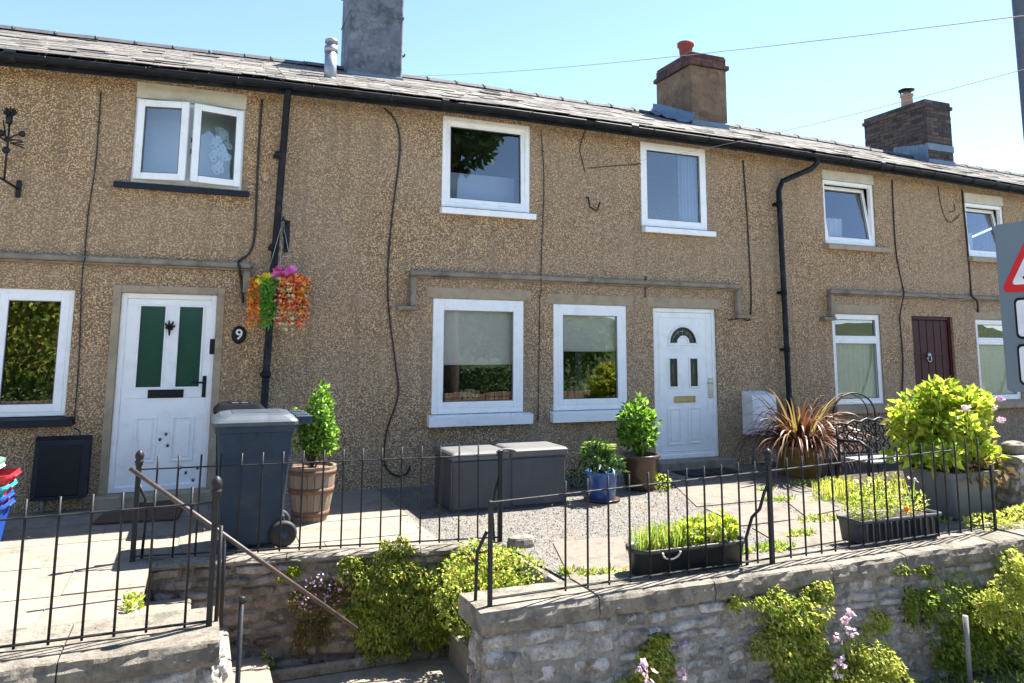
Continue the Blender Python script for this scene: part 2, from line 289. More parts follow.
# ------------------------------------------------------------------ mesh builder
WL = {}                                           # world origin of every thing (children sit at it)
class MB:
    def __init__(s): s.v = []; s.f = []; s.sm = []; s.mi = []
    def add(s, vs, fs, smooth=False, mi=0):
        o = len(s.v); s.v += [Vector(v) for v in vs]
        for f in fs: s.f.append([i+o for i in f]); s.sm.append(smooth); s.mi.append(mi)
        return s
    def box(s, a, b, T=None, mi=0, bev=0.):
        x0, y0, z0 = [min(p, q) for p, q in zip(a, b)]; x1, y1, z1 = [max(p, q) for p, q in zip(a, b)]
        if bev > 0:
            return s.rbox((x0, y0, z0), (x1, y1, z1), bev, T, mi)
        vs = [Vector(p) for p in ((x0, y0, z0), (x1, y0, z0), (x1, y1, z0), (x0, y1, z0), (x0, y0, z1), (x1, y0, z1), (x1, y1, z1), (x0, y1, z1))]
        if T: vs = [T@v for v in vs]
        return s.add(vs, [(0, 3, 2, 1), (4, 5, 6, 7), (0, 1, 5, 4), (1, 2, 6, 5), (2, 3, 7, 6), (3, 0, 4, 7)], False, mi)
    def rbox(s, a, b, e, T=None, mi=0):
        """box with chamfered edges"""
        e = min(e, *(abs(b[i]-a[i])*.45 for i in range(3)))
        vs = []; idx = {}
        for sx in (0, 1):
            for sy in (0, 1):
                for sz in (0, 1):
                    c = [(a, b)[k][i] for i, k in enumerate((sx, sy, sz))]; sg = [1 if k == 0 else -1 for k in (sx, sy, sz)]
                    for ax in range(3):
                        p = [c[i]+(0 if i == ax else sg[i]*e) for i in range(3)]
                        idx[(sx, sy, sz, ax)] = len(vs); vs.append(Vector(p))
        fs = []
        for ax in range(3):
            o = [i for i in range(3) if i != ax]
            for k in (0, 1):
                q = []
                for u, w in ((0, 0), (1, 0), (1, 1), (0, 1)):
                    t = [0, 0, 0]; t[ax] = k; t[o[0]] = u; t[o[1]] = w; q.append(idx[(*t, ax)])
                if (k == 0) != (ax == 1): q.reverse()
                fs.append(q)
        for ax in range(3):                       # edges along ax
            o = [i for i in range(3) if i != ax]
            for u in (0, 1):
                for w in (0, 1):
                    t0 = [0, 0, 0]; t1 = [0, 0, 0]; t0[o[0]] = t1[o[0]] = u; t0[o[1]] = t1[o[1]] = w; t1[ax] = 1
                    q = [idx[(*t0, o[0])], idx[(*t1, o[0])], idx[(*t1, o[1])], idx[(*t0, o[1])]]
                    if (u+w+(ax == 1)) % 2 == 1: q.reverse()
                    fs.append(q)
        for sx in (0, 1):
            for sy in (0, 1):
                for sz in (0, 1):
                    q = [idx[(sx, sy, sz, i)] for i in range(3)]
                    if (sx+sy+sz) % 2 == 0: q.reverse()
                    fs.append(q)
        if T: vs = [T@v for v in vs]
        return s.add(vs, fs, False, mi)
    def tube(s, pts, r, n=8, cap=True, smooth=True, mi=0):
        pts = [Vector(p) for p in pts]; rs = r if isinstance(r, (list, tuple)) else [r]*len(pts)
        vs = []; up = None
        for i, p in enumerate(pts):
            d = (pts[min(i+1, len(pts)-1)]-pts[max(i-1, 0)])
            d = d.normalized() if d.length > 1e-9 else Vector((0, 0, 1))
            if up is None: up = Vector((0, 0, 1)) if abs(d.z) < .9 else Vector((1, 0, 0))
            a = d.cross(up).normalized(); up = a.cross(d).normalized()
            for k in range(n):
                t = 2*PI*k/n; vs.append(p+(a*math.cos(t)+up*math.sin(t))*rs[i])
        fs = []
        for i in range(len(pts)-1):
            for k in range(n):
                fs.append((i*n+k, i*n+(k+1) % n, (i+1)*n+(k+1) % n, (i+1)*n+k))
        s.add(vs, fs, smooth, mi)
        if cap and n > 2:
            o = len(s.v)-len(vs)
            s.f.append([o+k for k in range(n)][::-1]); s.sm.append(False); s.mi.append(mi)
            o2 = o+(len(pts)-1)*n; s.f.append([o2+k for k in range(n)]); s.sm.append(False); s.mi.append(mi)
        return s
    def lathe(s, c, prof, n=24, T=None, smooth=True, mi=0, sx=1., sy=1.):
        """prof: list of (r, z); closed rings about the z axis through c"""
        vs = []
        for r, z in prof:
            for k in range(n):
                t = 2*PI*k/n; v = Vector((r*math.cos(t)*sx, r*math.sin(t)*sy, z))
                vs.append((T@v if T else v)+Vector(c))
        fs = []
        for i in range(len(prof)-1):
            for k in range(n): fs.append((i*n+k, i*n+(k+1) % n, (i+1)*n+(k+1) % n, (i+1)*n+k))
        if prof[0][0] > 1e-6: fs.append(list(range(n))[::-1])
        if prof[-1][0] > 1e-6: fs.append([(len(prof)-1)*n+k for k in range(n)])
        return s.add(vs, fs, smooth, mi)
    def prism(s, poly, z0, z1, T=None, mi=0):
        n = len(poly); vs = [Vector((p[0], p[1], z0)) for p in poly]+[Vector((p[0], p[1], z1)) for p in poly]
        if T: vs = [T@v for v in vs]
        fs = [list(range(n))[::-1], list(range(n, 2*n))]+[(i, (i+1) % n, n+(i+1) % n, n+i) for i in range(n)]
        return s.add(vs, fs, False, mi)
    def leaf(s, p, d, nrm, L, w, fold=.25, mi=0, droop=0.):
        """one leaf: two halves folded along the midrib"""
        d = d.normalized(); a = d.cross(nrm)
        if a.length < 1e-4: a = d.orthogonal()
        a.normalize(); u = a.cross(d)
        m = p+d*(L*.45); t = p+d*L-Vector((0, 0, droop*L))
        l = m+a*(w/2)+u*(fold*w); r = m-a*(w/2)+u*(fold*w)
        return s.add([p, r, t, l], [(0, 1, 2), (0, 2, 3)], False, mi)
    def build(s, name, mats, parent=None, loc=None):
        me = bpy.data.meshes.new(name)
        org = WL[parent.name] if parent is not None else Vector(loc if loc is not None else (0, 0, 0))
        me.from_pydata([v-org for v in s.v], [], s.f)
        mats = mats if isinstance(mats, (list, tuple)) else [mats]
        for m in mats: me.materials.append(m)
        me.polygons.foreach_set('use_smooth', s.sm); me.polygons.foreach_set('material_index', s.mi)
        me.update()
        o = bpy.data.objects.new(name, me); COL.objects.link(o)
        if parent is not None: o.parent = parent
        else: o.location = org
        WL[o.name] = org
        return o
def thing(name, label, cat, loc=(0, 0, 0), group=None):
    o = bpy.data.objects.new(name, None); COL.objects.link(o); o.location = loc; o.empty_display_size = .1
    WL[o.name] = Vector(loc); o['label'] = label; o['category'] = cat
    if group: o['group'] = group
    return o
def tag(o, label, cat, group=None):
    o['label'] = label; o['category'] = cat
    if group: o['group'] = group
    return o
def struct(o): o['kind'] = 'structure'; return o
def fz(p, s=1., a=1.): return noise.noise(Vector(p)*s)*a
def rdir(zb=0.):
    while True:
        v = Vector((U(-1, 1), U(-1, 1), U(-1, 1)))
        if .05 < v.length < 1: break
    v.normalize(); v.z += zb; return v.normalized()

# ------------------------------------------------------------------ the row: eaves line (a little crooked with age)
EV = [(-8, 4.27), (-2, 4.40), (.5, 4.475), (3.4, 4.525), (7.4, 4.50), (11, 4.43), (13.9, 4.35), (18, 4.26)]
def ev(x):
    for (a, b), (c, d) in zip(EV, EV[1:]):
        if x <= c: return b+(d-b)*(x-a)/(c-a)
    return EV[-1][1]
RS, RY0, RYR = .455, -.36, 1.9                     # roof slope, eave y, ridge y
def roofz(x, y): return ev(x)+.03+RS*(y-RY0)
def roofP(u, v):
    d = (P(u, v, y=0)-CAMP)/CD; a, b = CD-.6, CD+4.      # bisection along the line of sight
    f = lambda t: (CAMP+d*t).z-roofz((CAMP+d*t).x, (CAMP+d*t).y)
    for _ in range(50):
        m = (a+b)/2
        if f(m)*f(b) <= 0: a = m
        else: b = m
    return CAMP+d*a
G = -.12                                          # terrace level; doorsteps are at 0

def wall_mesh(x0, x1, ops, gables):
    mb = MB(); D = .15
    xs = sorted({x0, x1, *[o[0] for o in ops], *[o[1] for o in ops], *[k for k in (-2, .5, 3.4, 7.4, 11, 13.9) if x0 < k < x1]})
    zs = sorted({-1.3, *[o[2] for o in ops], *[o[3] for o in ops]})
    zs.append(None)
    for a, b in zip(xs, xs[1:]):
        for c, d in zip(zs, zs[1:]):
            mx, mz = (a+b)/2, ((c+d)/2 if d is not None else 99)
            if any(o[0] < mx < o[1] and o[2] < mz < o[3] for o in ops): continue
            za, zb = (d, d) if d is not None else (ev(a), ev(b))
            mb.add([(a, 0, c), (b, 0, c), (b, 0, zb), (a, 0, za)], [(0, 1, 2, 3)])
    for o in ops:
        a, b, c, d = o[:4]
        mb.add([(a, 0, c), (a, 0, d), (a, D, d), (a, D, c)], [(0, 1, 2, 3)])
        mb.add([(b, 0, d), (b, 0, c), (b, D, c), (b, D, d)], [(0, 1, 2, 3)])
        mb.add([(a, 0, d), (b, 0, d), (b, D, d), (a, D, d)], [(0, 1, 2, 3)])
        mb.add([(b, 0, c), (a, 0, c), (a, D, c), (b, D, c)], [(0, 1, 2, 3)])
    for x in (x0+.01, x1-.01):                    # party walls
        mb.add([(x, .02, -1.3), (x, 5.5, -1.3), (x, 5.5, ev(x)), (x, RYR, roofz(x, RYR)-.08), (x, .02, ev(x))], [(0, 1, 2, 3, 4)])
    mb.add([(x0, 5.5, -1.3), (x1, 5.5, -1.3), (x1, 5.5, ev(x1)), (x0, 5.5, ev(x0))], [(0, 1, 2, 3)])
    return mb

def roof_parts(h, x0, x1):
    """slates laid course by course, each one its own slightly crooked piece, in one mesh"""
    mb = MB(); n = 12; L = (RYR-RY0)
    for r in range(n):
        ya = RY0-.02+L*r/n; yb = ya+L/n*1.5
        x = x0-(.13 if r % 2 else 0)
        while x < x1:
            w = U(.2, .33); a, b = max(x, x0)+.004, min(x+w, x1)-.004; x += w
            if b-a < .04: continue
            t = .005+U(0, .006)+(U(0, .014) if random.random() < .2 else 0); ja, jb = U(-.022, .012), U(-.022, .012); li = U(0, .003)
            q = [(a, ya+ja, t+li), (b, ya+jb, t+U(0, .003)), (b, yb, .004), (a, yb, .004)]
            top = [Vector((px, py, roofz(px, py)+t0+.012)) for px, py, t0 in q]; bot = [v-Vector((0, 0, .008)) for v in top]
            mb.add(top+bot, [(0, 1, 2, 3), (4, 5, 1, 0), (5, 6, 2, 1), (7, 4, 0, 3)])
    # underlay and rear slope
    k = [x0]+[e[0] for e in EV if x0 < e[0] < x1]+[x1]
    for a, b in zip(k, k[1:]):
        mb.add([(a, RY0+.03, roofz(a, RY0)-.012), (b, RY0+.03, roofz(b, RY0)-.012), (b, RYR, roofz(b, RYR)-.012), (a, RYR, roofz(a, RYR)-.012)], [(0, 1, 2, 3)])
        mb.add([(a, RYR, roofz(a, RYR)), (b, RYR, roofz(b, RYR)), (b, 5.6, ev(b)+.02), (a, 5.6, ev(a)+.02)], [(0, 1, 2, 3)])
    roof = mb.build('roof', M['slate'], h)
    rb = MB(); x = x0
    while x < x1:
        w = min(.46, x1-x)
        za, zb = roofz(x, RYR)+.02+U(0, .012), roofz(x+w, RYR)+.02+U(0, .012)
        prof = [(-.12, -.04), (-.085, .015), (0, .048), (.085, .015), (.12, -.04)]
        vs = [(x+.004, RYR+p, za+q) for p, q in prof]+[(x+w-.004, RYR+p, zb+q) for p, q in prof]
        rb.add(vs, [(i, 5+i, 6+i, i+1) for i in range(4)]+[(0, 1, 2, 3, 4), (9, 8, 7, 6, 5)]); 
        rb.tube([(x+w-.02, RYR-.12, zb-.04), (x+w-.02, RYR-.085, zb+.017), (x+w-.02, RYR, zb+.052), (x+w-.02, RYR+.085, zb+.017)], .010, 5)
        x += w
    rb.build('ridge_tiles', M['ridge'], roof)
    # fascia, soffit, gutter
    sb = MB()
    for a, b in zip(k, k[1:]):
        sb.add([(a, -.27, ev(a)-.10), (b, -.27, ev(b)-.10), (b, -.27, ev(b)+.02), (a, -.27, ev(a)+.02)], [(0, 1, 2, 3)])
        sb.add([(a, -.27, ev(a)-.10), (a, -.25, ev(a)-.10), (b, -.25, ev(b)-.10), (b, -.27, ev(b)-.10)], [(0, 1, 2, 3)])
        sb.add([(a, -.25, ev(a)-.012), (a, -.002, ev(a)-.012), (b, -.002, ev(b)-.012), (b, -.25, ev(b)-.012)], [(0, 1, 2, 3)])
        sb.add([(a, -.25, ev(a)-.10), (b, -.25, ev(b)-.10), (b, -.25, ev(b)+.02), (a, -.25, ev(a)+.02)], [(3, 2, 1, 0)])
    sb.build('fascia', M['black_pvc'], h)
    gb = MB()
    for a, b in zip(k, k[1:]):
        prof = []
        for i in range(9):
            t = PI+PI*i/8; prof.append((math.cos(t)*.062, math.sin(t)*.062))
        prof += [(.056, 0)]+[(math.cos(2*PI-PI*i/8)*.055, math.sin(2*PI-PI*i/8)*.055) for i in range(1, 8)]+[(-.056, 0)]
        m = len(prof)
        vs = [(a, -.34+p, ev(a)-.005+q) for p, q in prof]+[(b, -.34+p, ev(b)-.005+q) for p, q in prof]
        gb.add(vs, [(i, m+i, m+(i+1) % m, (i+1) % m) for i in range(m)], True)
    x = x0+.3
    while x < x1:
        z = ev(x)-.005
        gb.tube([(x, -.34+math.cos(PI+PI*i/8)*.066, z+math.sin(PI+PI*i/8)*.066) for i in range(9)], .009, 6)
        gb.box((x-.012, -.285, z-.03), (x+.012, -.262, z+.05))
        x += .92
    for xj in (x0+1.9, x0+4.6):
        z = ev(xj)-.005
        gb.tube([(xj-.05, -.34, z-.008), (xj+.05, -.34, z-.008)], .067, 12, cap=False)
    gb.build('gutter', M['black_pvc'], h)
    return roof

def frame_bars(mb, x0, x1, z0, z1, y0, y1, w, T=None, bev=.006):
    mb.box((x0, y0, z0), (x0+w, y1, z1), T, bev=bev); mb.box((x1-w, y0, z0), (x1, y1, z1), T, bev=bev)
    mb.box((x0+w, y0, z0), (x1-w, y1, z0+w), T, bev=bev); mb.box((x0+w, y0, z1-w), (x1-w, y1, z1), T, bev=bev)
def rot_about(p, ax, ang):
    return Matrix.Translation(p)@Matrix.Rotation(ang, 4, ax)@Matrix.Translation(-Vector(p))
def pane(par, x0, x1, z0, z1, y, T=None, mat=None, name='pane'):
    vs = [Vector(p) for p in ((x0, y, z0), (x1, y, z0), (x1, y, z1), (x0, y, z1))]
    if T: vs = [T@v for v in vs]
    return MB().add(vs, [(0, 1, 2, 3)]).build(name, mat or M['glass'], par)
def sash(win, h, x0, x1, z0, z1, y, T=None, w=.055):
    mb = MB(); frame_bars(mb, x0, x1, z0, z1, y-.03, y+.03, w, T)
    s = mb.build('sash', M['upvc'], win)
    gk = MB(); frame_bars(gk, x0+w-.001, x1-w+.001, z0+w-.001, z1-w+.001, y-.024, y-.014, .008, T, 0)
    gk.build('gasket', M['upvc_grey'], win)
    pane(win, x0+w, x1-w, z0+w, z1-w, y, T)
def window(h, x0, x1, z0, z1, y=.055, fw=.055):
    mb = MB(); frame_bars(mb, x0, x1, z0, z1, y-.035, y+.035, fw)
    return mb.build('window', M['upvc'], h)
def sill(win, x0, x1, z0, z1, yo, mat, yi=.02):
    mb = MB()
    vs = []
    for x in (x0, x1): vs += [(x, yi, z1), (x, yo, z1-.022), (x, yo, z0), (x, yo+.03, z0), (x, yi, z0+.01)]
    mb.add(vs, [(0, 5, 6, 1), (1, 6, 7, 2), (2, 7, 8, 3), (3, 8, 9, 4), (0, 1, 2, 3, 4), (9, 8, 7, 6, 5)])
    return mb.build('sill', mat, win)

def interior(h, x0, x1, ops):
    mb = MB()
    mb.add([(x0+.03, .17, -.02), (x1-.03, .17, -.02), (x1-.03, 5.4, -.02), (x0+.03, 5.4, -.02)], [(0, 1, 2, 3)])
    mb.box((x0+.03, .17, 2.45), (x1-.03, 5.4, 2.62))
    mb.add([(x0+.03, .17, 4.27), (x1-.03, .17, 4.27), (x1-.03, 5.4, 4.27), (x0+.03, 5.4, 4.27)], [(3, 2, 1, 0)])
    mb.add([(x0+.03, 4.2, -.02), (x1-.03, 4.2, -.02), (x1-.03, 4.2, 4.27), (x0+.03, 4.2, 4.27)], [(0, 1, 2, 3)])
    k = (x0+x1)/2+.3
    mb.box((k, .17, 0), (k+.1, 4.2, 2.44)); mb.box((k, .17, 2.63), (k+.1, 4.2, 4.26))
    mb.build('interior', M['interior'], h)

def pipe_path(pts, r, h, name='downpipe', brk=()):
    mb = MB(); mb.tube(pts, r, 12)
    for b in brk:
        b = Vector(b); mb.tube([b-Vector((0, 0, .035)), b+Vector((0, 0, .035))], r+.009, 12)
        mb.box((b.x-.06, b.y+r-.004, b.z-.02), (b.x+.06, -.002, b.z+.02))
    return mb.build(name, M['black_pvc'], h)
def cable(h, pts, r=.008, mat=None, name='cable', sub=6):
    """a cable clipped to the wall, sampled as a smooth curve"""
    ps = [Vector(p) for p in pts]; out = []
    for i in range(len(ps)-1):
        a, b, c, d = ps[max(i-1, 0)], ps[i], ps[i+1], ps[min(i+2, len(ps)-1)]
        for k in range(sub):
            t = k/sub
            out.append(.5*((2*b)+(c-a)*t+(2*a-5*b+4*c-d)*t*t+(3*b-a-3*c+d)*t**3))
    out.append(ps[-1])
    mb = MB().tube(out, r, 6)
    for q in out[3::9]: mb.box((q.x-r-.008, q.y-r-.004, q.z-.006), (q.x+r+.008, q.y+.004, q.z+.006))
    return mb.build(name, mat or M['cable'], h)
def PW(y, *uv): return [P(u, v, y=y) for u, v in uv]

def hood(h, x0, x1, z, drops, th=.05, pr=.085):
    """hood mould over the ground-floor openings, with returns and feet"""
    mb = MB(); mb.box((x0, -pr, z-.06), (x1, -.002, z), bev=.012); mb.box((x0, -pr*.55, z-.085), (x1, -.003, z-.06), bev=.008)
    for x, s, zb in drops:
        mb.box((x, -pr, zb+.055), (x-s*.075, -.002, z-.087), bev=.01)
        mb.box((x+s*.16, -pr-.01, zb), (x-s*.085, -.0025, zb+.053), bev=.01)
    return mb.build('hood_mould', M['trim_dark'], h)

# ------------------------------------------------------------------ three houses
def panel_frame(mb, x0, x1, z0, z1, y, w=.022, d=.012):
    frame_bars(mb, x0, x1, z0, z1, y-d, y+.004, w, None, .005)
    mb.box((x0+w+.02, y-d*.8, z0+w+.02), (x1-w-.02, y+.004, z1-w-.02), bev=.007)

# --- house with the paw-print door
HA = thing('terraced_house', 'pebbledashed terraced house with open upstairs casement and white paw print door', 'house', (-3, 0, G), 'terraced houses in the row')
opsA = [(-.78, .36, 3.27, 4.40), (-2.55, -1.21, .71, 2.08), (-.78, .17, -.02, 2.07), (-5.6, -4.4, .7, 2.08), (-5.5, -4.4, 3.3, 4.25)]
wall_mesh(-6.5, .75, opsA, 0).build('wall', M['dash_a'], HA)
roofA = roof_parts(HA, -6.5, .75); interior(HA, -6.5, .75, opsA)
MB().box((-.78, -.004, 4.22), (.36, .09, 4.399), bev=.004).build('lintel', M['cream'], HA)
w = window(HA, -.78, .36, 3.27, 4.218)
c = -.21; frame_bars_m = MB().box((c-.025, .022, 3.325), (c+.025, .088, 4.163)).build('mullion', M['upvc'], w)
sash(w, HA, -.745, -.215, 3.30, 4.19, .0, rot_about((-.735, .03, 0), 'Z', math.radians(-13)), .075)
sash(w, HA, -.205, .325, 3.30, 4.19, .0, rot_about((.315, .03, 0), 'Z', math.radians(12)), .075)
fm = MB()
for i in range(46):                                # rings of a lacy transfer on the open pane
    a, r = U(0, 2*PI), U(0, 1)**.5
    px, pz = .11+math.cos(a)*r*.10, 3.70+math.sin(a)*r*.28
    T = rot_about((.315, .03, 0), 'Z', math.radians(12))
    vs = []
    for k in range(10):
        t = 2*PI*k/10; vs.append(T@Vector((px+math.cos(t)*.034, .006+i*.0002, pz+math.sin(t)*.034))); vs.append(T@Vector((px+math.cos(t)*.019, .006+i*.0002, pz+math.sin(t)*.019)))
    fm.add(vs, [(2*k, 2*((k+1) % 10), 2*((k+1) % 10)+1, 2*k+1) for k in range(10)])
fm.build('lace_transfer', M['frost'], w)
sill(w, -.93, .44, 3.185, 3.268, -.09, M['sill_black'])
MB().box((-.76, .35, 3.25), (.36, .36, 4.3)).build('blind', M['frost'], w)
hb = MB()
for z in (3.62, 3.75): hb.box((-.2, -.10, z), (-.185, -.06, z+.05))
hb.build('window_catch', M['black'], w)
w = window(HA, -2.55, -1.21, .80, 2.08)
sash(w, HA, -1.87, -1.25, .84, 2.04, .045, None, .08); sash(w, HA, -2.51, -1.89, .84, 2.04, .045, None, .08)
sill(w, -2.66, -1.13, .70, .795, -.09, M['sill_black'])
for a, b, z0, z1 in ((-5.6, -4.4, .7, 2.08), (-5.5, -4.4, 3.3, 4.25)):
    w = window(HA, a, b, z0, z1); sash(w, HA, a+.05, b-.05, z0+.05, z1-.05, .05); sill(w, a-.08, b+.08, z0-.1, z0-.003, -.08, M['sill_black'])
# rendered surround of the front door
sb = MB(); sb.box((-.86, -.012, 0), (-.782, .03, 2.15), bev=.004); sb.box((.172, -.012, 0), (.245, .03, 2.15), bev=.004); sb.box((-.78, -.012, 2.073), (.17, .03, 2.15), bev=.004)
sb.build('door_surround', M['stone_trim'], HA)
MB().box((-.88, -.16, G-.02), (.26, .06, -.001), bev=.012).build('doorstep', M['stone_trim'], HA)
d = MB(); frame_bars(d, -.78, .17, 0, 2.07, .03, .11, .058, None, .006); d.build('door_frame', M['upvc'], HA)
Y = .075
def Z5(px, py, y=Y): return P(px/2.627, 240+py/2.627, y=y)
def zr(x0, y0, x1, y1, y=Y): return RC(x0/2.627, 240+y0/2.627, x1/2.627, 240+y1/2.627, y)
gl = [zr(362, 172, 431, 388), zr(465, 175, 530, 387)]
d = MB(); x0, x1, z0, z1 = -.722, .112, .03, 2.012
a, b = gl
zt, zb = (a[3]+b[3])/2, (a[2]+b[2])/2
d.box((x0, Y-.022, z0), (x1, Y+.022, zb), bev=.004); d.box((x0, Y-.022, zt), (x1, Y+.022, z1), bev=.004)
d.box((x0, Y-.0215, zb), (a[0], Y+.0215, zt)); d.box((a[1], Y-.0215, zb), (b[0], Y+.0215, zt)); d.box((b[1], Y-.0215, zb), (x1, Y+.0215, zt))
for g_ in (a, b): frame_bars(d, g_[0]-.012, g_[1]+.012, zb-.012, zt+.012, Y-.03, Y-.02, .02, None, .004)
d.box((x0+.03, Y-.030, zb-.11), (x1-.03, Y-.021, zb-.10), bev=.003)
p1, p2 = zr(352, 465, 410, 585), zr(448, 463, 508, 580)
for q in (p1, p2): panel_frame(d, q[0], q[1], q[2], q[3], Y-.0225)
door = d.build('door', M['upvc'], HA)
for g_ in (a, b): pane(door, g_[0], g_[1], zb, zt, Y, None, M['door_green'], 'glazing')
q = zr(388, 393, 482, 415, Y-.03); lb = MB(); lb.box((q[0], Y-.036, q[2]), (q[1], Y-.0215, q[3]), bev=.005); lb.box((q[0]+.02, Y-.041, q[2]+.015), (q[1]-.02, Y-.034, q[3]-.012), bev=.004); lb.build('letterbox', M['black'], door)
kc = Z5(446, 230, Y-.03); kb = MB()
for i in range(7):                                 # a small cast flourish
    t = 2*PI*i/7; kb.tube([kc, kc+Vector((math.cos(t)*.045, -.012, math.sin(t)*.04+.012)), kc+Vector((math.cos(t)*.05, -.02, math.sin(t)*.05+.03))], [.014, .011, .004], 6)
kb.tube([kc, kc+Vector((0, -.03, -.05)), kc+Vector((0, -.015, -.085))], [.014, .012, .007], 8); kb.build('door_knocker', M['black'], door)
q = zr(531, 357, 544, 413, Y-.02); hb = MB(); hb.box((q[0], Y-.034, q[2]), (q[1]-.012, Y-.0215, q[3]), bev=.004)
hz = (q[2]+q[3])/2+.045; hb.tube([(q[0]+.015, Y-.035, hz), (q[0]+.015, Y-.07, hz), (q[0]-.11, Y-.07, hz)], .01, 8); hb.build('handle', M['black'], door)
pm = MB()
for px, py in ((420, 525), (436, 511), (440, 541), (468, 534), (470, 557), (474, 599), (488, 612), (519, 600), (529, 617), (507, 632)):
    c0 = Z5(px, py, Y-.024); c0.y = Y-.0235
    T = Matrix.Translation(c0)@Matrix.Rotation(PI/2, 4, 'X')
    pm.lathe((0, 0, 0), [(.014, 0), (.014, .002)], 10, T); 
    for k in range(3):
        t = PI/2+(k-1)*.8; pm.lathe((0, 0, 0), [(.005, 0), (.005, .002)], 6, Matrix.Translation(c0+Vector((math.cos(t)*.02, 0, math.sin(t)*.02)))@Matrix.Rotation(PI/2, 4, 'X'))
pm.build('paw_print_decal', M['trough_grey'], door)
q = zr(552, 260, 565, 300, 0); MB().box((q[0]-.005, .004, q[2]), (q[1]+.005, .03, q[3]), bev=.006).build('doorbell', M['black'], HA)
hm = MB(); hm.box((-6.4, -.085, 2.375), (.50, -.002, 2.435), bev=.012); hm.box((-6.4, -.05, 2.35), (.50, -.003, 2.374), bev=.006); hm.box((.425, -.08, 2.10), (.50, -.002, 2.348), bev=.01)
hm.build('hood_mould', M['trim_dark'], HA)
# pipes and cables of this house
t = P(286, 91, y=-.09)
pipe_path([(t.x, -.34, ev(.7)-.06), (t.x, -.30, ev(.7)-.14), (t.x+.01, -.10, ev(.7)-.34), (.735, -.09, 2.2), (.70, -.09, .35), (.70, -.12, .3)], .04, HA, 'downpipe', [(.745, -.09, 3.7), (.735, -.09, 2.62), (.715, -.09, 1.2)])
cable(HA, PW(-.012, (101, 92), (96, 160), (88, 215), (85, 254))+PW(-.1, (85, 258), (83, 268))+PW(-.012, (81, 300), (79, 360), (74, 424)), .007)
cable(HA, PW(-.015, (262, 100), (258, 160), (255, 230), (250, 252), (239, 261))+PW(-.1, (239, 266))+PW(-.015, (241, 280), (243, 303)), .014)
cable(HA, PW(-.06, (74, 428), (80, 432), (78, 441)), .008)

# --- house with two picture windows
HB = thing('terraced_house', 'pebbledashed terraced house with fan-light white door between deck box and planters', 'house', (4.4, 0, G), 'terraced houses in the row')
W1, W2 = (2.65, 3.87, .70, 2.11), (4.29, 5.40, .70, 2.085)
U2, U3 = (2.73, 3.95, 3.27, 4.455), (5.67, 6.80, 3.22, 4.44)
DB = (5.83, 6.90, -.0, 2.075)
opsB = [W1, W2, U2, U3, DB]
wall_mesh(.75, 8.05, opsB, 0).build('wall', M['dash_b'], HB)
roofB = roof_parts(HB, .75, 8.05); interior(HB, .75, 8.05, opsB)
for (a, b, z0, z1), bz in ((W1, 1.30), (W2, 1.47)):
    w = window(HB, a, b, z0, z1, .04, .085); sash(w, HB, a+.07, b-.07, z0+.07, z1-.07, .03, None, .075)
    sill(w, a-.05, b+.09, z0-.14, z0-.003, -.10, M['upvc'])
    bl = MB(); bl.add([(a+.05, .125, bz), (b-.05, .125, bz), (b-.05, .127, z1), (a+.05, .127, z1)], [(0, 1, 2, 3)]); bl.tube([(a+.05, .127, bz), (b-.05, .127, bz)], .012, 6)
    bl.build('blind', M['blind'], w)
for a, b, z1 in ((2.56, 3.97, 2.245), (4.2, 5.5, 2.215)):
    MB().box((a, -.006, z1-.13), (b, .03, z1), bev=.004).build('lintel', M['stone_trim'], HB)
MB().box((5.74, -.006, 2.08), (6.98, .03, 2.22), bev=.004).build('lintel', M['stone_trim'], HB)
(a, b, z0, z1) = U2
w = window(HB, a, b, z0, z1, .04, .065); sash(w, HB, a+.06, b-.06, z0+.06, z1-.06, .045, rot_about((0, .045, z0+.06), 'X', math.radians(-1.5)), .06)
sill(w, a-.02, b+.05, z0-.1, z0-.003, -.10, M['upvc'])
MB().box((a+.05, .42, z0), (b-.05, .43, z0+.55)).build('sky_reflection_panel', M['curtain_sky_blue'], w)  # added pale blue panel in place of the sky mirrored in the lower pane
(a, b, z0, z1) = U3
w = window(HB, a, b, z0, z1, .04, .065); sash(w, HB, a+.055, b-.055, z0+.055, z1-.055, .035, None, .055)
sill(w, a-.0, b+.07, z0-.1, z0-.003, -.10, M['upvc'])
def drape(w, x0, x1, z0, z1, y, mat, waves=7, amp=.03, name='curtain', pinch=None):
    mb = MB(); nx, nz = 60, 14; vs = []
    for j in range(nz+1):
        for i in range(nx+1):
            u, v = i/nx, j/nz
            xa, xb = (x0, x1) if pinch is None else pinch(v)
            vs.append((xa+(xb-xa)*u, y+amp*math.sin(u*waves*2*PI+math.sin(v*3)*.6), z0+(z1-z0)*v))
    mb.add(vs, [(j*(nx+1)+i, j*(nx+1)+i+1, (j+1)*(nx+1)+i+1, (j+1)*(nx+1)+i) for j in range(nz) for i in range(nx)], True)
    return mb.build(name, mat, w)
drape(w, 6.42, 6.72, z0+.02, z1-.05, .15, M['curtain_sky_blue'], 5)
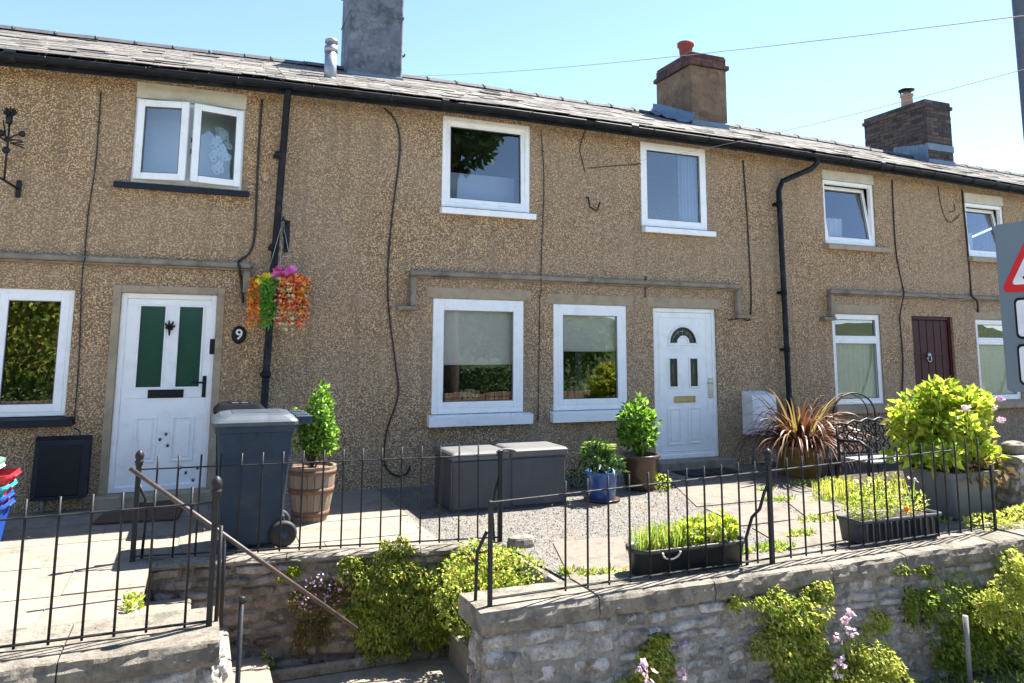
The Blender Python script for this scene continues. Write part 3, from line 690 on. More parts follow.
# door with a fan light
d = MB(); frame_bars(d, 5.83, 6.90, 0, 2.075, .03, .10, .06, None, .006); d.build('door_frame', M['upvc'], HB)
Y = .065
def z8(x0, y0, x1, y1, y=Y): return RC(630+x0/2.627, 260+y0/2.627, 630+x1/2.627, 260+y1/2.627, y)
dx0, dx1 = 5.893, 6.838
fan = z8(101, 179, 171, 218); s1, s2 = z8(102, 260, 122, 332), z8(156, 258, 175, 332)
fcx, fr, fz0 = (fan[0]+fan[1])/2, (fan[1]-fan[0])/2, fan[2]
def door_skin(mb, x0, x1, z0, z1, y, holes, arch):
    """front skin of the door leaf with rectangular holes and a half-round one"""
    cx, cz, r, ri = arch; n = 16
    top = cz+r+.02; lo, hi = cx-r-.02, cx+r+.02
    def q(a, b, c, e):
        if b-a > 1e-5 and e-c > 1e-5: mb.add([(a, y, c), (b, y, c), (b, y, e), (a, y, e)], [(0, 1, 2, 3)])
    ztop = max(h_[3] for h_ in holes)+.0; zbot = min(h_[2] for h_ in holes)
    q(x0, x1, z0, zbot); xs = [x0]
    for h_ in holes: xs += [h_[0], h_[1]]
    xs.append(x1)
    for i in range(0, len(xs), 2): q(xs[i], xs[i+1], zbot, ztop)
    q(x0, x1, ztop, cz); q(x0, lo, cz, top); q(hi, x1, cz, top); q(x0, x1, top, z1)
    for k in range(n):
        t0, t1 = PI*k/n, PI*(k+1)/n
        def sq(t):
            c_, s_ = math.cos(t), math.sin(t); m = max(abs(c_)/(r+.02), s_/(r+.02)); return (cx+c_/m, y, cz+s_/m)
        mb.add([(cx+math.cos(t0)*r, y, cz+math.sin(t0)*r), (cx+math.cos(t1)*r, y, cz+math.sin(t1)*r), sq(t1), sq(t0)], [(3, 2, 1, 0)])
    vs = []
    for k in range(n+1):
        t = PI*k/n; vs += [(cx+math.cos(t)*ri, y, cz+math.sin(t)*ri)]
    mb.add(vs+[(cx, y, cz)], [tuple(range(n+2))])
holes = [(s1[0], s1[1], (s1[2]+s2[2])/2, (s1[3]+s2[3])/2), (s2[0], s2[1], (s1[2]+s2[2])/2, (s1[3]+s2[3])/2)]
d = MB(); door_skin(d, dx0, dx1, .035, 2.012, Y-.02, holes, (fcx, fz0, fr, fr*.42))
d.box((dx0, Y+.012, .035), (dx1, Y+.022, 2.012))
frame_bars(d, dx0, dx1, .035, 2.012, Y-.0195, Y+.0118, .01, None, 0)
frame_bars(d, dx0+.045, dx1-.085, .1, 1.95, Y-.026, Y-.0185, .014, None, .004)
def arch_band(mb, cx, cz, r0, r1, y0, y1, a0=0, a1=PI, n=20):
    vs = []
    for k in range(n+1):
        t = a0+(a1-a0)*k/n
        for r in (r0, r1):
            for y in (y0, y1): vs.append((cx+math.cos(t)*r, y, cz+math.sin(t)*r))
    fs = []
    for k in range(n):
        o = k*4; fs += [(o, o+4, o+6, o+2), (o+2, o+6, o+7, o+3), (o+1, o+3, o+7, o+5), (o, o+1, o+5, o+4)]
    mb.add(vs, fs, True)
arch_band(d, fcx, fz0, fr-.004, fr+.032, Y-.034, Y-.019); arch_band(d, fcx, fz0, fr*.36, fr*.46, Y-.034, Y-.019)
d.box((fcx-fr-.036, Y-.033, fz0-.04), (fcx+fr+.036, Y-.019, fz0-.003), bev=.006)
for h_ in holes: frame_bars(d, h_[0]-.026, h_[1]+.026, h_[2]-.026, h_[3]+.026, Y-.034, Y-.019, .027, None, .006)
for q in (z8(97, 388, 133, 485), z8(152, 386, 187, 481)): panel_frame(d, q[0], q[1], q[2], q[3], Y-.0205, .026, .014)
door = d.build('door', M['upvc'], HB)
pane(door, fcx-fr, fcx+fr, fz0, fz0+fr, Y-.01, None, M['glass_dk'], 'fan_light')
for h_ in holes: pane(door, *h_, Y-.01, None, M['glass_dk'], 'glazing')
ld = MB()                                           # lead lines
for k in range(1, 6):
    t = PI*k/6; ld.tube([(fcx+math.cos(t)*fr*.45, Y-.0125, fz0+math.sin(t)*fr*.45), (fcx+math.cos(t)*fr, Y-.0125, fz0+math.sin(t)*fr)], .003, 4)
ld.tube([(fcx+math.cos(PI*k/16)*fr*.74, Y-.0125, fz0+math.sin(PI*k/16)*fr*.74) for k in range(17)], .003, 4)
for h_ in holes:
    hx, hz0, hz1 = (h_[0]+h_[1])/2, h_[2], h_[3]
    ld.tube([(hx, Y-.0125, hz0), (hx, Y-.0125, hz1)], .0025, 4)
    for k in range(4):
        zc = hz0+(hz1-hz0)*(k+.5)/4; w_ = (h_[1]-h_[0])/2; hh = (hz1-hz0)/8
        ld.tube([(hx-w_, Y-.0125, zc), (hx, Y-.0125, zc+hh), (hx+w_, Y-.0125, zc), (hx, Y-.0125, zc-hh), (hx-w_, Y-.0125, zc)], .0025, 4)
ld.build('leading', M['chrome'], door)
q = z8(113, 357, 169, 374); lb = MB(); frame_bars(lb, q[0], q[1], q[2], q[3], Y-.034, Y-.0205, .012, None, .003); lb.box((q[0]+.012, Y-.030, q[2]+.012), (q[1]-.012, Y-.021, q[3]-.012), bev=.003); lb.build('letterbox', M['brass'], door)
q = z8(203, 310, 214, 362); hb = MB(); hb.box((q[0]-.004, Y-.036, q[2]), (q[1]+.004, Y-.0205, q[3]), bev=.006)
hz = q[3]-.07; hx = (q[0]+q[1])/2; hb.tube([(hx, Y-.035, hz), (hx, Y-.072, hz), (hx-.09, Y-.072, hz)], .009, 8); hb.build('handle', M['chrome'], door)
MB().box((5.76, -.22, G-.02), (7.02, .045, -.001), bev=.015).build('doorstep', M['trim_dark'], HB)
hood(HB, 2.34, 7.30, 2.44, [(2.34, -1, 1.95), (7.30, 1, 1.95)])
cable(HB, PW(-.012, (384, 108), (396, 122), (400, 150), (394, 200), (389, 250), (388, 300), (395, 360), (398, 395), (387, 430), (384, 458), (388, 470), (398, 476), (407, 473), (410, 466)), .011)
cable(HB, PW(-.012, (541, 130), (544, 180), (542, 240), (541, 272))+PW(-.1, (541, 279), (541, 290))+PW(-.012, (540, 300), (539, 360), (538, 420)), .006)
cable(HB, PW(-.012, (586, 128), (580, 148), (582, 160), (585, 172)), .006)
cable(HB, PW(-.012, (743, 160), (748, 230), (751, 313), (741, 318))+PW(-.012, (728, 320)), .011)
cable(HB, PW(-.012, (646, 276), (645, 298)), .008)
cable(HB, PW(-.012, (588, 168), (600, 167), (640, 164)), .005)
hk = MB()
h1, h2, h3, h4 = PW(-.05, (588, 197), (590, 207), (597, 211), (600, 202))
hk.tube([(h1.x, -.004, h1.z), h1, h2, h3, h4], .012, 8); hk.build('wall_hook', M['iron'], HB)

# --- house with the maroon door
HC = thing('terraced_house', 'pebbledashed terraced house with maroon front door and tilted upstairs windows', 'house', (11, 0, G), 'terraced houses in the row')
U4, U5 = (9.05, 10.15, 3.17, 4.20), (12.3, 13.3, 3.13, 4.08)
W6, W7 = (9.1, 10.12, .66, 2.06), (12.34, 13.4, .66, 2.03)
DC = (10.82, 11.78, 0, 2.06)
opsC = [(9.05, 10.15, 3.17, 4.36), (12.3, 13.3, 3.13, 4.26), W6, W7, DC]
wall_mesh(8.05, 19.0, opsC, 0).build('wall', M['dash_c'], HC)
roofC = roof_parts(HC, 8.05, 19.0); interior(HC, 8.05, 15.4, opsC)
for (a, b, z0, z1), zl in ((U4, 4.358), (U5, 4.258)):
    MB().box((a-.0, -.008, z1+.002), (b, .12, zl), bev=.004).build('lintel', M['cream'], HC)
    w = window(HC, a, b, z0, z1, .06, .06)
    sash(w, HC, a+.055, b-.055, z0+.055, z1-.055, .06, rot_about((0, .06, z0+.06), 'X', math.radians(-8)), .06)
    sill(w, a-.03, b+.22, z0-.1, z0-.003, -.10, M['stone_trim'])
    drape(w, a+.08, b-.3, z0+.05, z0+.5, .42, M['net'], 6)
for (a, b, z0, z1) in (W6, W7):
    w = window(HC, a, b, z0, z1, .06, .055); zt = z0+1.0
    MB().box((a+.055, .025, zt-.03), (b-.055, .095, zt+.03), bev=.005).build('transom', M['upvc'], w)
    sash(w, HC, a+.055, b-.055, zt+.03, z1-.055, .055, None, .03); sash(w, HC, a+.055, b-.055, z0+.055, zt-.03, .055, None, .03)
    sill(w, a-.08, b+.28, z0-.13, z0-.003, -.10, M['stone_trim'])
    m_ = (a+b)/2
    drape(w, a, b, z0+.02, zt+.02, .15, M['curtain_green'], 10, .012)
    drape(w, a, b, z0, zt+.03, .115, M['net'], 4, .010, 'net_curtain', lambda v, a=a, m=m_: (a+.04, a+.06+(m-a)*.62*max(0, (1-v))**2))
    drape(w, a, b, z0, zt+.03, .115, M['net'], 4, .010, 'net_curtain', lambda v, b=b, m=m_: (b-.06-(b-m)*.75*max(0, 1-v)**2, b-.04))
    MB().box((a-.02, -.006, z1+.005), (b+.05, .03, z1+.15), bev=.004).build('lintel', M['stone_trim'], HC)
d = MB(); frame_bars(d, *DC[:2], 0, 2.06, .04, .12, .06, None, .006); d.build('door_frame', M['maroon'], HC)
a, b = 10.883, 11.717
d = MB(); d.box((a, .07, .03), (b, .11, 1.997))
for i in range(5):
    u = a+(b-a)*i/5; d.box((u+.006, .058, .035), (u+(b-a)/5-.006, .069, 1.99), bev=.004)
for z in (.7, 1.42): d.box((a+.02, .048, z), (b-.02, .057, z+.035), bev=.004)
door = d.build('door', M['maroon'], HC)
lb = MB(); lb.box((11.12, .040, .76), (11.42, .056, .83), bev=.004); lb.build('letterbox', M['brass'], door)
kb = MB(); c0 = Vector((11.22, .045, 1.42)); kb.lathe(c0, [(.0, -.04), (.032, -.02), (.038, .01), (.02, .04), (0, .05)], 12)
kb.tube([c0+Vector((math.sin(t)*.045, -.012, -.06-.05*math.cos(t))) for t in [i*2*PI/14 for i in range(15)]], .008, 6, False); kb.build('door_knocker', M['chrome'], door)
MB().box((10.76, -.2, G-.02), (11.86, .055, -.001), bev=.015).build('doorstep', M['trim_dark'], HC)
hood(HC, 9.02, 14.6, 2.43, [(9.02, -1, 1.95), (14.6, 1, 1.95)])
pipe_path([(8.62, -.34, ev(8.6)-.04), (8.62, -.33, ev(8.6)-.14), (8.56, -.27, ev(8.6)-.22), (8.14, -.10, 4.06), (8.07, -.09, 3.9), (8.09, -.09, 2.2), (8.11, -.09, .15), (8.11, -.13, .05)], .042, HC, 'downpipe', [(8.07, -.09, 3.7), (8.085, -.09, 2.35), (8.10, -.09, 1.5)])
cable(HC, PW(-.012, (892, 180), (896, 250), (903, 288))+PW(-.1, (904, 294), (902, 304))+PW(-.012, (900, 320), (903, 360), (902, 397)), .011)
cable(HC, PW(-.012, (962, 190), (967, 240), (971, 290))+PW(-.1, (972, 296), (977, 301))+PW(-.012, (978, 312)), .016)
cable(HC, PW(-.012, (938, 186), (941, 205), (946, 219), (952, 222), (960, 214)), .006)
cable(HC, PW(-.10, (905, 291), (930, 296), (955, 300), (972, 298)), .008, M['cable_lt'])
cable(HC, PW(-.012, (954, 204), (955, 210), (950, 212)), .006)

# --- chimneys (each built off its own roof)
def brick_courses(mb, x0, x1, y0, y1, z0, z1, ch=.075, bl=.225, jit=.004):
    z = z0; r = 0
    while z < z1-.02:
        zt = min(z+ch, z1); o = bl/2 if r % 2 else 0
        for side in range(4):
            L = (x1-x0) if side % 2 == 0 else (y1-y0)
            t = -o
            while t < L:
                a, b = max(t, 0)+.005, min(t+bl, L)-.005; t += bl
                if b-a < .02: continue
                e = U(-jit, jit)
                if side == 0: mb.box((x0+a, y0-.008+e, z+.005), (x0+b, y0+.05, zt-.005))
                elif side == 1: mb.box((x1-.05, y0+a+.05*(a < .06), z+.005), (x1+.008+e, y0+b-.05*(b > L-.06), zt-.005))
                elif side == 2: mb.box((x0+a, y1-.05, z+.005), (x0+b, y1+.008+e, zt-.005))
                else: mb.box((x0-.008+e, y0+a+.055*(a < .06), z+.005), (x0+.05, y0+b-.055*(b > L-.06), zt-.005))
        z = zt; r += 1
    mb.box((x0, y0, z0), (x1, y1, z1-.006))
# grey rendered stack
f = roofP(350, 75); r_ = P(398, 78, y=f.y)
cx0, cx1, cy0 = f.x-.02, r_.x+.06, f.y; cy1 = cy0+.75
ch = MB(); zt = P(350, -22, y=cy0).z
ch.box((cx0, cy0, f.z-.08), (cx1, cy1, zt), bev=.02); ch.box((cx0-.035, cy0-.035, zt), (cx1+.035, cy1+.035, zt+.09), bev=.015)
zc = P(350, 8, y=cy0).z; ch.box((cx0-.012, cy0-.012, zc-.03), (cx1+.012, cy1+.012, zc), bev=.006)
c1 = ch.build('chimney', M['render_grey'], HB)
MB().lathe(((cx0+cx1)/2, (cy0+cy1)/2, zt+.08), [(.12, 0), (.12, .05), (.095, .09), (.095, .38), (.12, .40), (.12, .44), (.08, .44), (.08, .1)], 20).build('chimney_pot', M['terracotta'], c1)
lf = MB(); lf.box((cx0-.02, cy0-.022, f.z-.06), (cx1+.02, cy0+.1, f.z+.06), bev=.005); lf.build('flashing', M['lead'], c1)
bk = MB(); q = P(401, 56, y=cy0+.2); bk.tube([(cx1-.01, cy0+.2, q.z), (cx1+.07, cy0+.2, q.z), (cx1+.09, cy0+.2, q.z+.05)], .015, 6); bk.tube([(cx1+.03, cy0+.2, q.z-.04), (cx1+.03, cy0+.2, q.z+.05)], .02, 6); bk.build('wire_bracket', M['iron'], c1)
# brown rendered stack with a red brick cap
f = roofP(692, 125); r_ = P(728, 128, y=f.y); zt = P(693, 52, y=f.y).z; bk_ = P(657, 72, z=zt)
cx0, cx1, cy0 = f.x, r_.x, f.y; cy1 = cy0+min(max(bk_.y-cy0, .9), 1.7)
zb = P(692, 64, y=f.y).z
ch = MB(); ch.box((cx0, cy0, f.z-.08), (cx1, cy1, zb-.01), bev=.012)
c2 = ch.build('chimney', M['chim_render'], HB)
cp = MB(); brick_courses(cp, cx0-.035, cx1+.035, cy0-.035, cy1+.035, zb-.012, zb+.06, .072); brick_courses(cp, cx0+.005, cx1-.005, cy0+.005, cy1-.005, zb+.062, zt-.02)
cp.box((cx0+.01, cy0+.01, zt-.02), (cx1-.01, cy1-.01, zt+.02), bev=.01); cp.build('brick_cap', M['brick_red'], c2)
pt = P(683, 55, y=cy0+.55); MB().lathe((cx0+.22, cy0+.42, zt), [(.11, 0), (.11, .05), (.10, .08), (.12, .27), (.145, .28), (.145, .34), (.10, .34), (.09, .05)], 20).build('chimney_pot', M['terracotta'], c2)
lf = MB(); lf.box((cx0-.015, cy0-.02, f.z-.06), (cx1+.02, cy0+.1, f.z+.10), bev=.008)
n = 14; vs = []
for i in range(n+1):
    y = cy0-.1+(cy1-cy0+.15)*i/n
    for j, (xx, zz) in enumerate(((cx0-.33, .03), (cx0-.16, .05), (cx0-.03, .10), (cx0-.012, .2))):
        vs.append((xx+fz((y, j, 0), 5, .05), y, roofz(xx, y)+zz+fz((y, j, 3), 6, .05)+.02))
lf.add(vs, [(i*4+j, i*4+j+1, i*4+j+5, i*4+j+4) for i in range(n) for j in range(3)], True)
lf.build('flashing', M['lead'], c2)
# sooty brick stack
f = roofP(929, 163); r_ = P(954, 165, y=f.y); zt = P(927, 99, y=f.y).z; bk_ = P(876, 121, z=zt)
cx0, cx1, cy0 = f.x, r_.x, f.y; cy1 = cy0+min(max(bk_.y-cy0, 1.0), 2.0)
ch = MB(); brick_courses(ch, cx0, cx1, cy0, cy1, f.z-.08, zt-.17); brick_courses(ch, cx0-.03, cx1+.03, cy0-.03, cy1+.03, zt-.17, zt-.09); brick_courses(ch, cx0, cx1, cy0, cy1, zt-.09, zt)
c3 = ch.build('chimney', M['chim_brick'], HC)
px = P(905, 105, y=cy0+.75).x
pb = MB(); pb.lathe((cx0+.24, cy0+.60, zt), [(.13, 0), (.12, .04), (.11, .25), (.13, .26), (.13, .30), (.09, .30), (.09, .08)], 18)
cpot = pb.build('chimney_pot', M['pot_buff'], c3)
cw = MB(); cw.lathe((cx0+.24, cy0+.60, zt+.38), [(0, 0), (.15, .0), (.165, .02), (.10, .05), (0, .06)], 18)
for k in range(3):
    t = 2*PI*k/3; cw.tube([(cx0+.24+math.cos(t)*.1, cy0+.60+math.sin(t)*.1, zt+.24), (cx0+.24+math.cos(t)*.12, cy0+.60+math.sin(t)*.12, zt+.39)], .012, 6)
cw.build('cowl', M['black'], c3)
lf = MB(); lf.box((cx0-.016, cy0-.022, f.z-.06), (cx1+.02, cy0+.05, f.z+.09), bev=.004); lf.box((cx0-.012, cy0-.018, f.z+.28), (cx1+.018, cy0+.05, f.z+.42), bev=.004)
for i in range(8):
    y = cy0+.1*i; z = roofz(cx0, y)+.06; lf.box((cx0-.018, y, z-.1), (cx0+.03, y+.097, z+.34-.03*i), bev=.004)
lf.build('flashing', M['lead'], c3)
# flue on the first roof
f = roofP(330, 79); zt = P(330, 43, y=f.y).z
fb = MB(); fb.lathe((f.x, f.y, f.z-.1), [(.078, 0), (.078, zt-f.z-.02)], 18); fb.lathe((f.x, f.y, zt-.13), [(.085, 0), (.085, .08)], 18)
fl = fb.build('flue', M['steel'], HB)
fc = MB(); fc.lathe((f.x, f.y, zt+.0), [(.06, -.06), (.06, 0), (.082, .0), (.082, .035), (.05, .055), (0, .06)], 18); fc.build('flue_cap', M['steel'], fl)
MB().lathe((f.x, f.y, f.z-.06), [(.10, 0), (.085, .05), (.064, .1)], 16).build('flue_collar', M['lead'], fl)

# ------------------------------------------------------------------ ground
def sheet(name, poly, z, mat, sub=None):
    mb = MB(); mb.add([(p[0], p[1], p[2] if len(p) > 2 else z) for p in poly], [tuple(range(len(poly)))])
    return struct(mb.build(name, mat))
PV = -1.10
sheet('ground', [(-400, -400), (400, -400), (400, 400), (-400, 400)], PV-.16, M['earth'])
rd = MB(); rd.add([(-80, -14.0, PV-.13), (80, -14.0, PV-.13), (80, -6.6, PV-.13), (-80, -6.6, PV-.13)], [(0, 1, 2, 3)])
struct(rd.build('road', M['road_bounce']))
mk = MB()
for i in range(-18, 18):
    mk.add([(i*4.0, -10.35, PV-.126), (i*4.0+2, -10.35, PV-.126), (i*4.0+2, -10.25, PV-.126), (i*4.0, -10.25, PV-.126)], [(0, 1, 2, 3)])
struct(mk.build('road_markings', M['line']))
kb = MB(); x = -40
while x < 40:
    kb.box((x+.004, -6.6, PV-.3), (x+.906, -6.48, PV+.004), bev=.012); x += .91
struct(kb.build('kerb', M['kerb']))
sheet('pavement', [(-60, -6.48), (60, -6.48), (60, -4.0), (-60, -4.0)], PV, M['pavement'])
# terrace in front of the houses, with the stair well cut out of it
wl = lambda x: -2.40-(x+.3)*.165                  # line of the low retaining wall
sheet('paving_bed', [(-6.5, -3.7), (-.26, -3.7), (-.26, wl(-.26)+.12), (1.75, wl(1.75)+.12), (1.75, 0.1), (-6.5, .1)], G-.008, M['paving'])
pv = MB(); random.seed(5)
def in_left(x, y): return (x < -.24 and y > -3.68) or (x < 1.9 and y > wl(max(x, -.26))+.16)
y = -3.66
rows = [(-3.66, -2.98), (-2.97, -2.22), (-2.21, -1.50), (-1.49, -.78), (-.77, -.02)]
for r, (ya, yb) in enumerate(rows):
    x = -6.4+.37*(r % 2)
    while x < 2.0:
        w = U(.8, 1.0); a, b = x, min(x+w, 2.0); x += w
        def yl(px):
            return ya if px < -.24 else max(ya, wl(px)+.14)
        if a < -.24 < b and ya < -2.2: b = -.24
        if a >= -.25 and yb < wl(a)+.2: continue
        e = .0035; q = [(a+e, yl(a+e)+e), (b-e, yl(b-e)+e), (b-e, yb-e), (a+e, yb-e)]
        if q[2][1]-q[1][1] < .05: continue
        t = U(-.003, .004)
        pv.prism(q, G-.04, G+t)
        if b == -.24 and x > -.2 and yb > -2.2: pass
struct(pv.build('paving', M['paving']))
sheet('gravel', [(1.75, wl(1.75)+.1), (2.47, wl(2.47)+.02), (2.53, -3.9), (2.5, -4.0), (7.5, -3.9), (7.5, .05), (1.75, .05)], G-.004, M['gravel'])
gs = MB()                                          # loose chippings
for _ in range(5200):
    x, yy = U(1.9, 7.4), U(-3.9, -.1)
    if x < 2.5 and yy < -2.6: continue
    s = U(.004, .009); c = Vector((x, yy, G+s*.2)); d = [c+Vector((U(-s, s)*.3, U(-s, s)*.3, s*U(.6, 1)))]+[c+Vector((math.cos(t+U(-.4, .4))*s, math.sin(t+U(-.4, .4))*s, -s*.3)) for t in (0, 1.57, 3.14, 4.71)]
    gs.add(d, [(0, 1, 2), (0, 2, 3), (0, 3, 4), (0, 4, 1)])
go = gs.build('gravel', M['gravel']); go['kind'] = 'stuff'
pth = MB()
def Gz(u, v): p = P(u, v, z=G); return (p.x, p.y)
for quad in ([(553, 543), (622, 537), (632, 574), (572, 582)], [(667, 478), (742, 473), (776, 499), (697, 507)], [(706, 509), (776, 502), (800, 519), (742, 526)],
             [(752, 528), (838, 512), (858, 538), (790, 550)], [(782, 498), (812, 494), (840, 510), (806, 517)]):
    pl = [Gz(*q) for q in quad]; pl = pl[::-1]
    pth.prism(pl[::-1], G-.05, G+.006)
pth.prism([(5.55, -1.0), (7.2, -1.0), (7.2, -.24), (5.55, -.24)], G-.05, G+.007)
pth.prism([(6.5, -1.95), (7.3, -1.9), (7.3, -1.03), (6.55, -1.03)], G-.05, G+.005)
struct(pth.build('path', M['slab']))
# beyond the near garden
sheet('garden_soil', [(7.5, -3.9), (16, -3.9), (16, .05), (7.5, .05)], G-.006, M['soil'])
# stair well: landing, ledge and steps
ld = MB(); ld.add([(.28, -4.9, -.96), (1.74, -4.9, -.96), (1.74, -4.3, -.96), (2.5, -4.0, -.96), (2.5, -2.6, -.96), (.28, -2.2, -.96)], [(0, 1, 2, 3, 4, 5)])
ld.box((.3, -4.92, -1.12), (1.72, -4.55, -.952), bev=.02)
struct(ld.build('landing', M['paving']))
st = MB()
for i, (xa, zt) in enumerate(((.62, -.82), (.33, -.59), (.06, -.36))):
    st.box((xa-.36, -3.62, -1.0), (xa, wl(xa)-.03, zt), bev=.012)
struct(st.build('steps', M['paving']))
s2 = MB()
for xa, zt in ((2.0, -.74), (2.27, -.44)): s2.box((xa, -3.9, -1.0), (2.56, wl(xa)-.03, zt), bev=.015)
struct(s2.build('steps', M['paving']))

# ------------------------------------------------------------------ rubble walls
def stone_face(mb, a, b, z0, z1, hmin=.08, hmax=.19, lmin=.13, lmax=.42, prot=.035, gap=.010, ztop=None):
    """irregular courses of rubble, each stone a pillow of its own, on the right-hand side seen from outside (a -> b left to right)"""
    a, b = Vector((a[0], a[1], 0)), Vector((b[0], b[1], 0)); L = (b-a).length; t = (b-a)/L; n = Vector((t.y, -t.x, 0))
    z = z0
    while z < z1-.02:
        h = U(hmin, hmax)
        if z+h > z1-.04: h = z1-z
        x = U(-.15, 0)
        while x < L:
            l = U(lmin, lmax)*(1.15 if h > .11 else .9); xa, xb = max(x, 0)+gap/2, min(x+l, L)-gap/2; x += l
            if xb-xa < .03: continue
            subs = [(z, z+h)] if (h < .12 or random.random() < .7) else [(z, z+h*.48), (z+h*.48, z+h)]
            for za, zb in subs:
                za2, zb2 = za+gap/2+U(-.006, .006), zb-gap/2+U(-.006, .006)
                pr = prot*U(.35, 1.15); nx, nz = 9, 6; vs = []; sk = [U(-.012, .012) for _ in range(4)]
                for j in range(nz+1):
                    for i in range(nx+1):
                        u, v = i/nx, j/nz; ed = max(abs(2*u-1)**9, abs(2*v-1)**7)
                        cr = abs((2*u-1)*(2*v-1))**3
                        px = xa+(xb-xa)*u+sk[0]*2*(v-.5)*(1 if u > .5 else .6); pz = za2+(zb2-za2)*v+sk[1]*2*(u-.5); wv = Vector((px*3.1+z, pz*4.3, 5.)); px += fz(wv, 1.6, .022); pz += fz(wv+Vector((9, 3, 0)), 1.6, .018)
                        px += (0.5-u)*cr*.03; pz += (.5-v)*cr*.03
                        o = a+t*px; o.z = pz
                        d = pr*(1-ed)+fz(o*9+Vector((z*7, x*3, 0)), 1.7, .018)*(1-ed)+fz(o, 34, .010)*(1-ed)-ed*.004
                        vs.append(o+n*d)
                mb.add(vs, [(j*(nx+1)+i, j*(nx+1)+i+1, (j+1)*(nx+1)+i+1, (j+1)*(nx+1)+i) for j in range(nz) for i in range(nx)], True)
        z += h
def coping(mb, a, b, yb, z0, z1, over=.03, pieces=None):
    """rough coping slabs along a -> b; yb = how far back they go"""
    a, b = Vector((a[0], a[1], 0)), Vector((b[0], b[1], 0)); L = (b-a).length; t = (b-a)/L; n = Vector((t.y, -t.x, 0))
    x = 0
    while x < L-.02:
        l = min(U(.7, 1.3), L-x)
        if L-x-l < .3: l = L-x
        nx = max(4, int(l/.032)); vs = []; dz = U(-.006, .006)
        h_ = z1-z0; prof = [(-over+.006, z0), (-over-.004, z0+h_*.18), (-over-.006, z0+h_*.36), (-over-.004, z0+h_*.54), (-over, z0+h_*.74), (-over+.006, z1-.016), (-over+.018, z1-.004), (.05-over, z1), (yb*.33, z1+.003), (yb*.66, z1), (yb-.02, z1-.002), (yb, z1-.03), (yb, z0)]
        for i in range(nx+1):
            s_ = x+.004+(l-.008)*i/nx; o = a+t*s_
            for k, (q, zz) in enumerate(prof):
                w_ = fz((o.x*4, o.y*4, k*.7), 1.3, .012)+fz((o.x*14, o.y*5, k*1.3+9), 1., .010)+fz((o.x*33, o.y*9, k*2.1+3), 1., .006)
                vs.append(o-n*(q+w_)+Vector((0, 0, zz+dz+fz((o.x*5, k*.9, 4), 1.2, .006))))
        m = len(prof)
        fs = [(i*m+k, (i+1)*m+k, (i+1)*m+k+1, i*m+k+1) for i in range(nx) for k in range(m-1)]
        fs += [tuple(range(m)), tuple(reversed(range(nx*m, nx*m+m)))]
        mb.add(vs, fs, False); x += l
random.seed(21)
CF_ = -4.36
def street_wall(x0, x1, yb, label, x0b=None, x1b=None, yf=CF_):
    th = thing('garden_wall', label, 'wall', ((x0+x1)/2, yf, PV), 'low rubble walls of the front gardens')
    mb = MB(); x0b = x0 if x0b is None else x0b; x1b = x1 if x1b is None else x1b
    mb.prism([(x0+.03, yf+.045), (x1-.03, yf+.045), (x1b-.03, yb-.02), (x0b+.03, yb-.02)], PV-.05, -.235)
    wb = mb.build('wall_core', M['mortar'], th)
    sm = MB(); stone_face(sm, (x0, yf+.055), (x1, yf+.055), PV-.02, -.24)
    stone_face(sm, (x0b+.03, yb), (x0+.03, yf+.05), PV-.02, -.24, lmax=.2); stone_face(sm, (x1-.03, yf+.05), (x1b-.03, yb), PV-.02, -.24, lmax=.2)
    sm.build('stonework', M['rubble'], th)
    cp = MB(); coping(cp, (x0-.02, yf+.03), (x1+.02, yf+.03), yb-yf+.02, -.235, -.10)
    cp.build('coping', M['coping'], th)
    return th
street_wall(1.72, 6.75, -3.97, 'long pale rubble garden wall with stone coping right of the stair opening', 1.75, 6.8)
street_wall(-6.5, .19, -3.66, 'short rubble garden wall with pale coping in front of the paw-print-door paving', None, .28, -4.23)
street_wall(6.86, 14.5, -3.85, 'farther rubble garden wall overgrown with creeper behind the road sign', None, None, -4.30)
# low retaining wall beside the steps
th = thing('retaining_wall', 'brown rubble retaining wall under the middle railing beside the steps', 'wall', (1, wl(1), -.96))
MB().prism([(-.33, wl(-.3)+.03), (2.44, wl(2.44)+.03), (2.44, wl(2.44)+.2), (-.33, wl(-.3)+.2)], -1.05, G-.03).build('wall_core', M['mortar_brown'], th)
sm = MB(); stone_face(sm, (-.33, wl(-.33)+.03), (2.45, wl(2.45)+.03), -.98, G-.045, .05, .13, .1, .34, .04, .014); stone_face(sm, (2.44, wl(2.44)+.04), (2.47, wl(2.44)+.2), -.9, G-.05, lmax=.2)
sm.build('stonework', M['rubble_brown'], th)
cp = MB(); coping(cp, (-.34, wl(-.34)), (2.47, wl(2.47)), .20, G-.045, G+.006, .012); cp.build('coping', M['coping'], th)
sb = MB(); sb.box((.62, wl(.62)-.16, -.97), (2.0, wl(1.9)-.01, -.88), Matrix.Translation((0, 0, 0)), bev=.02); sb.build('footing', M['mortar_brown'], th)
bk2 = MB(); bk2.prism([(2.47, -3.98), (2.95, -3.98), (2.95, -2.6), (2.44, -2.72)], -1.05, G-.02)
stone_face(bk2, (2.455, -2.74), (2.48, -3.97), -.98, G-.015, .08, .16, .12, .3, .04)
struct(bk2.build('terrain', M['rubble_brown']))
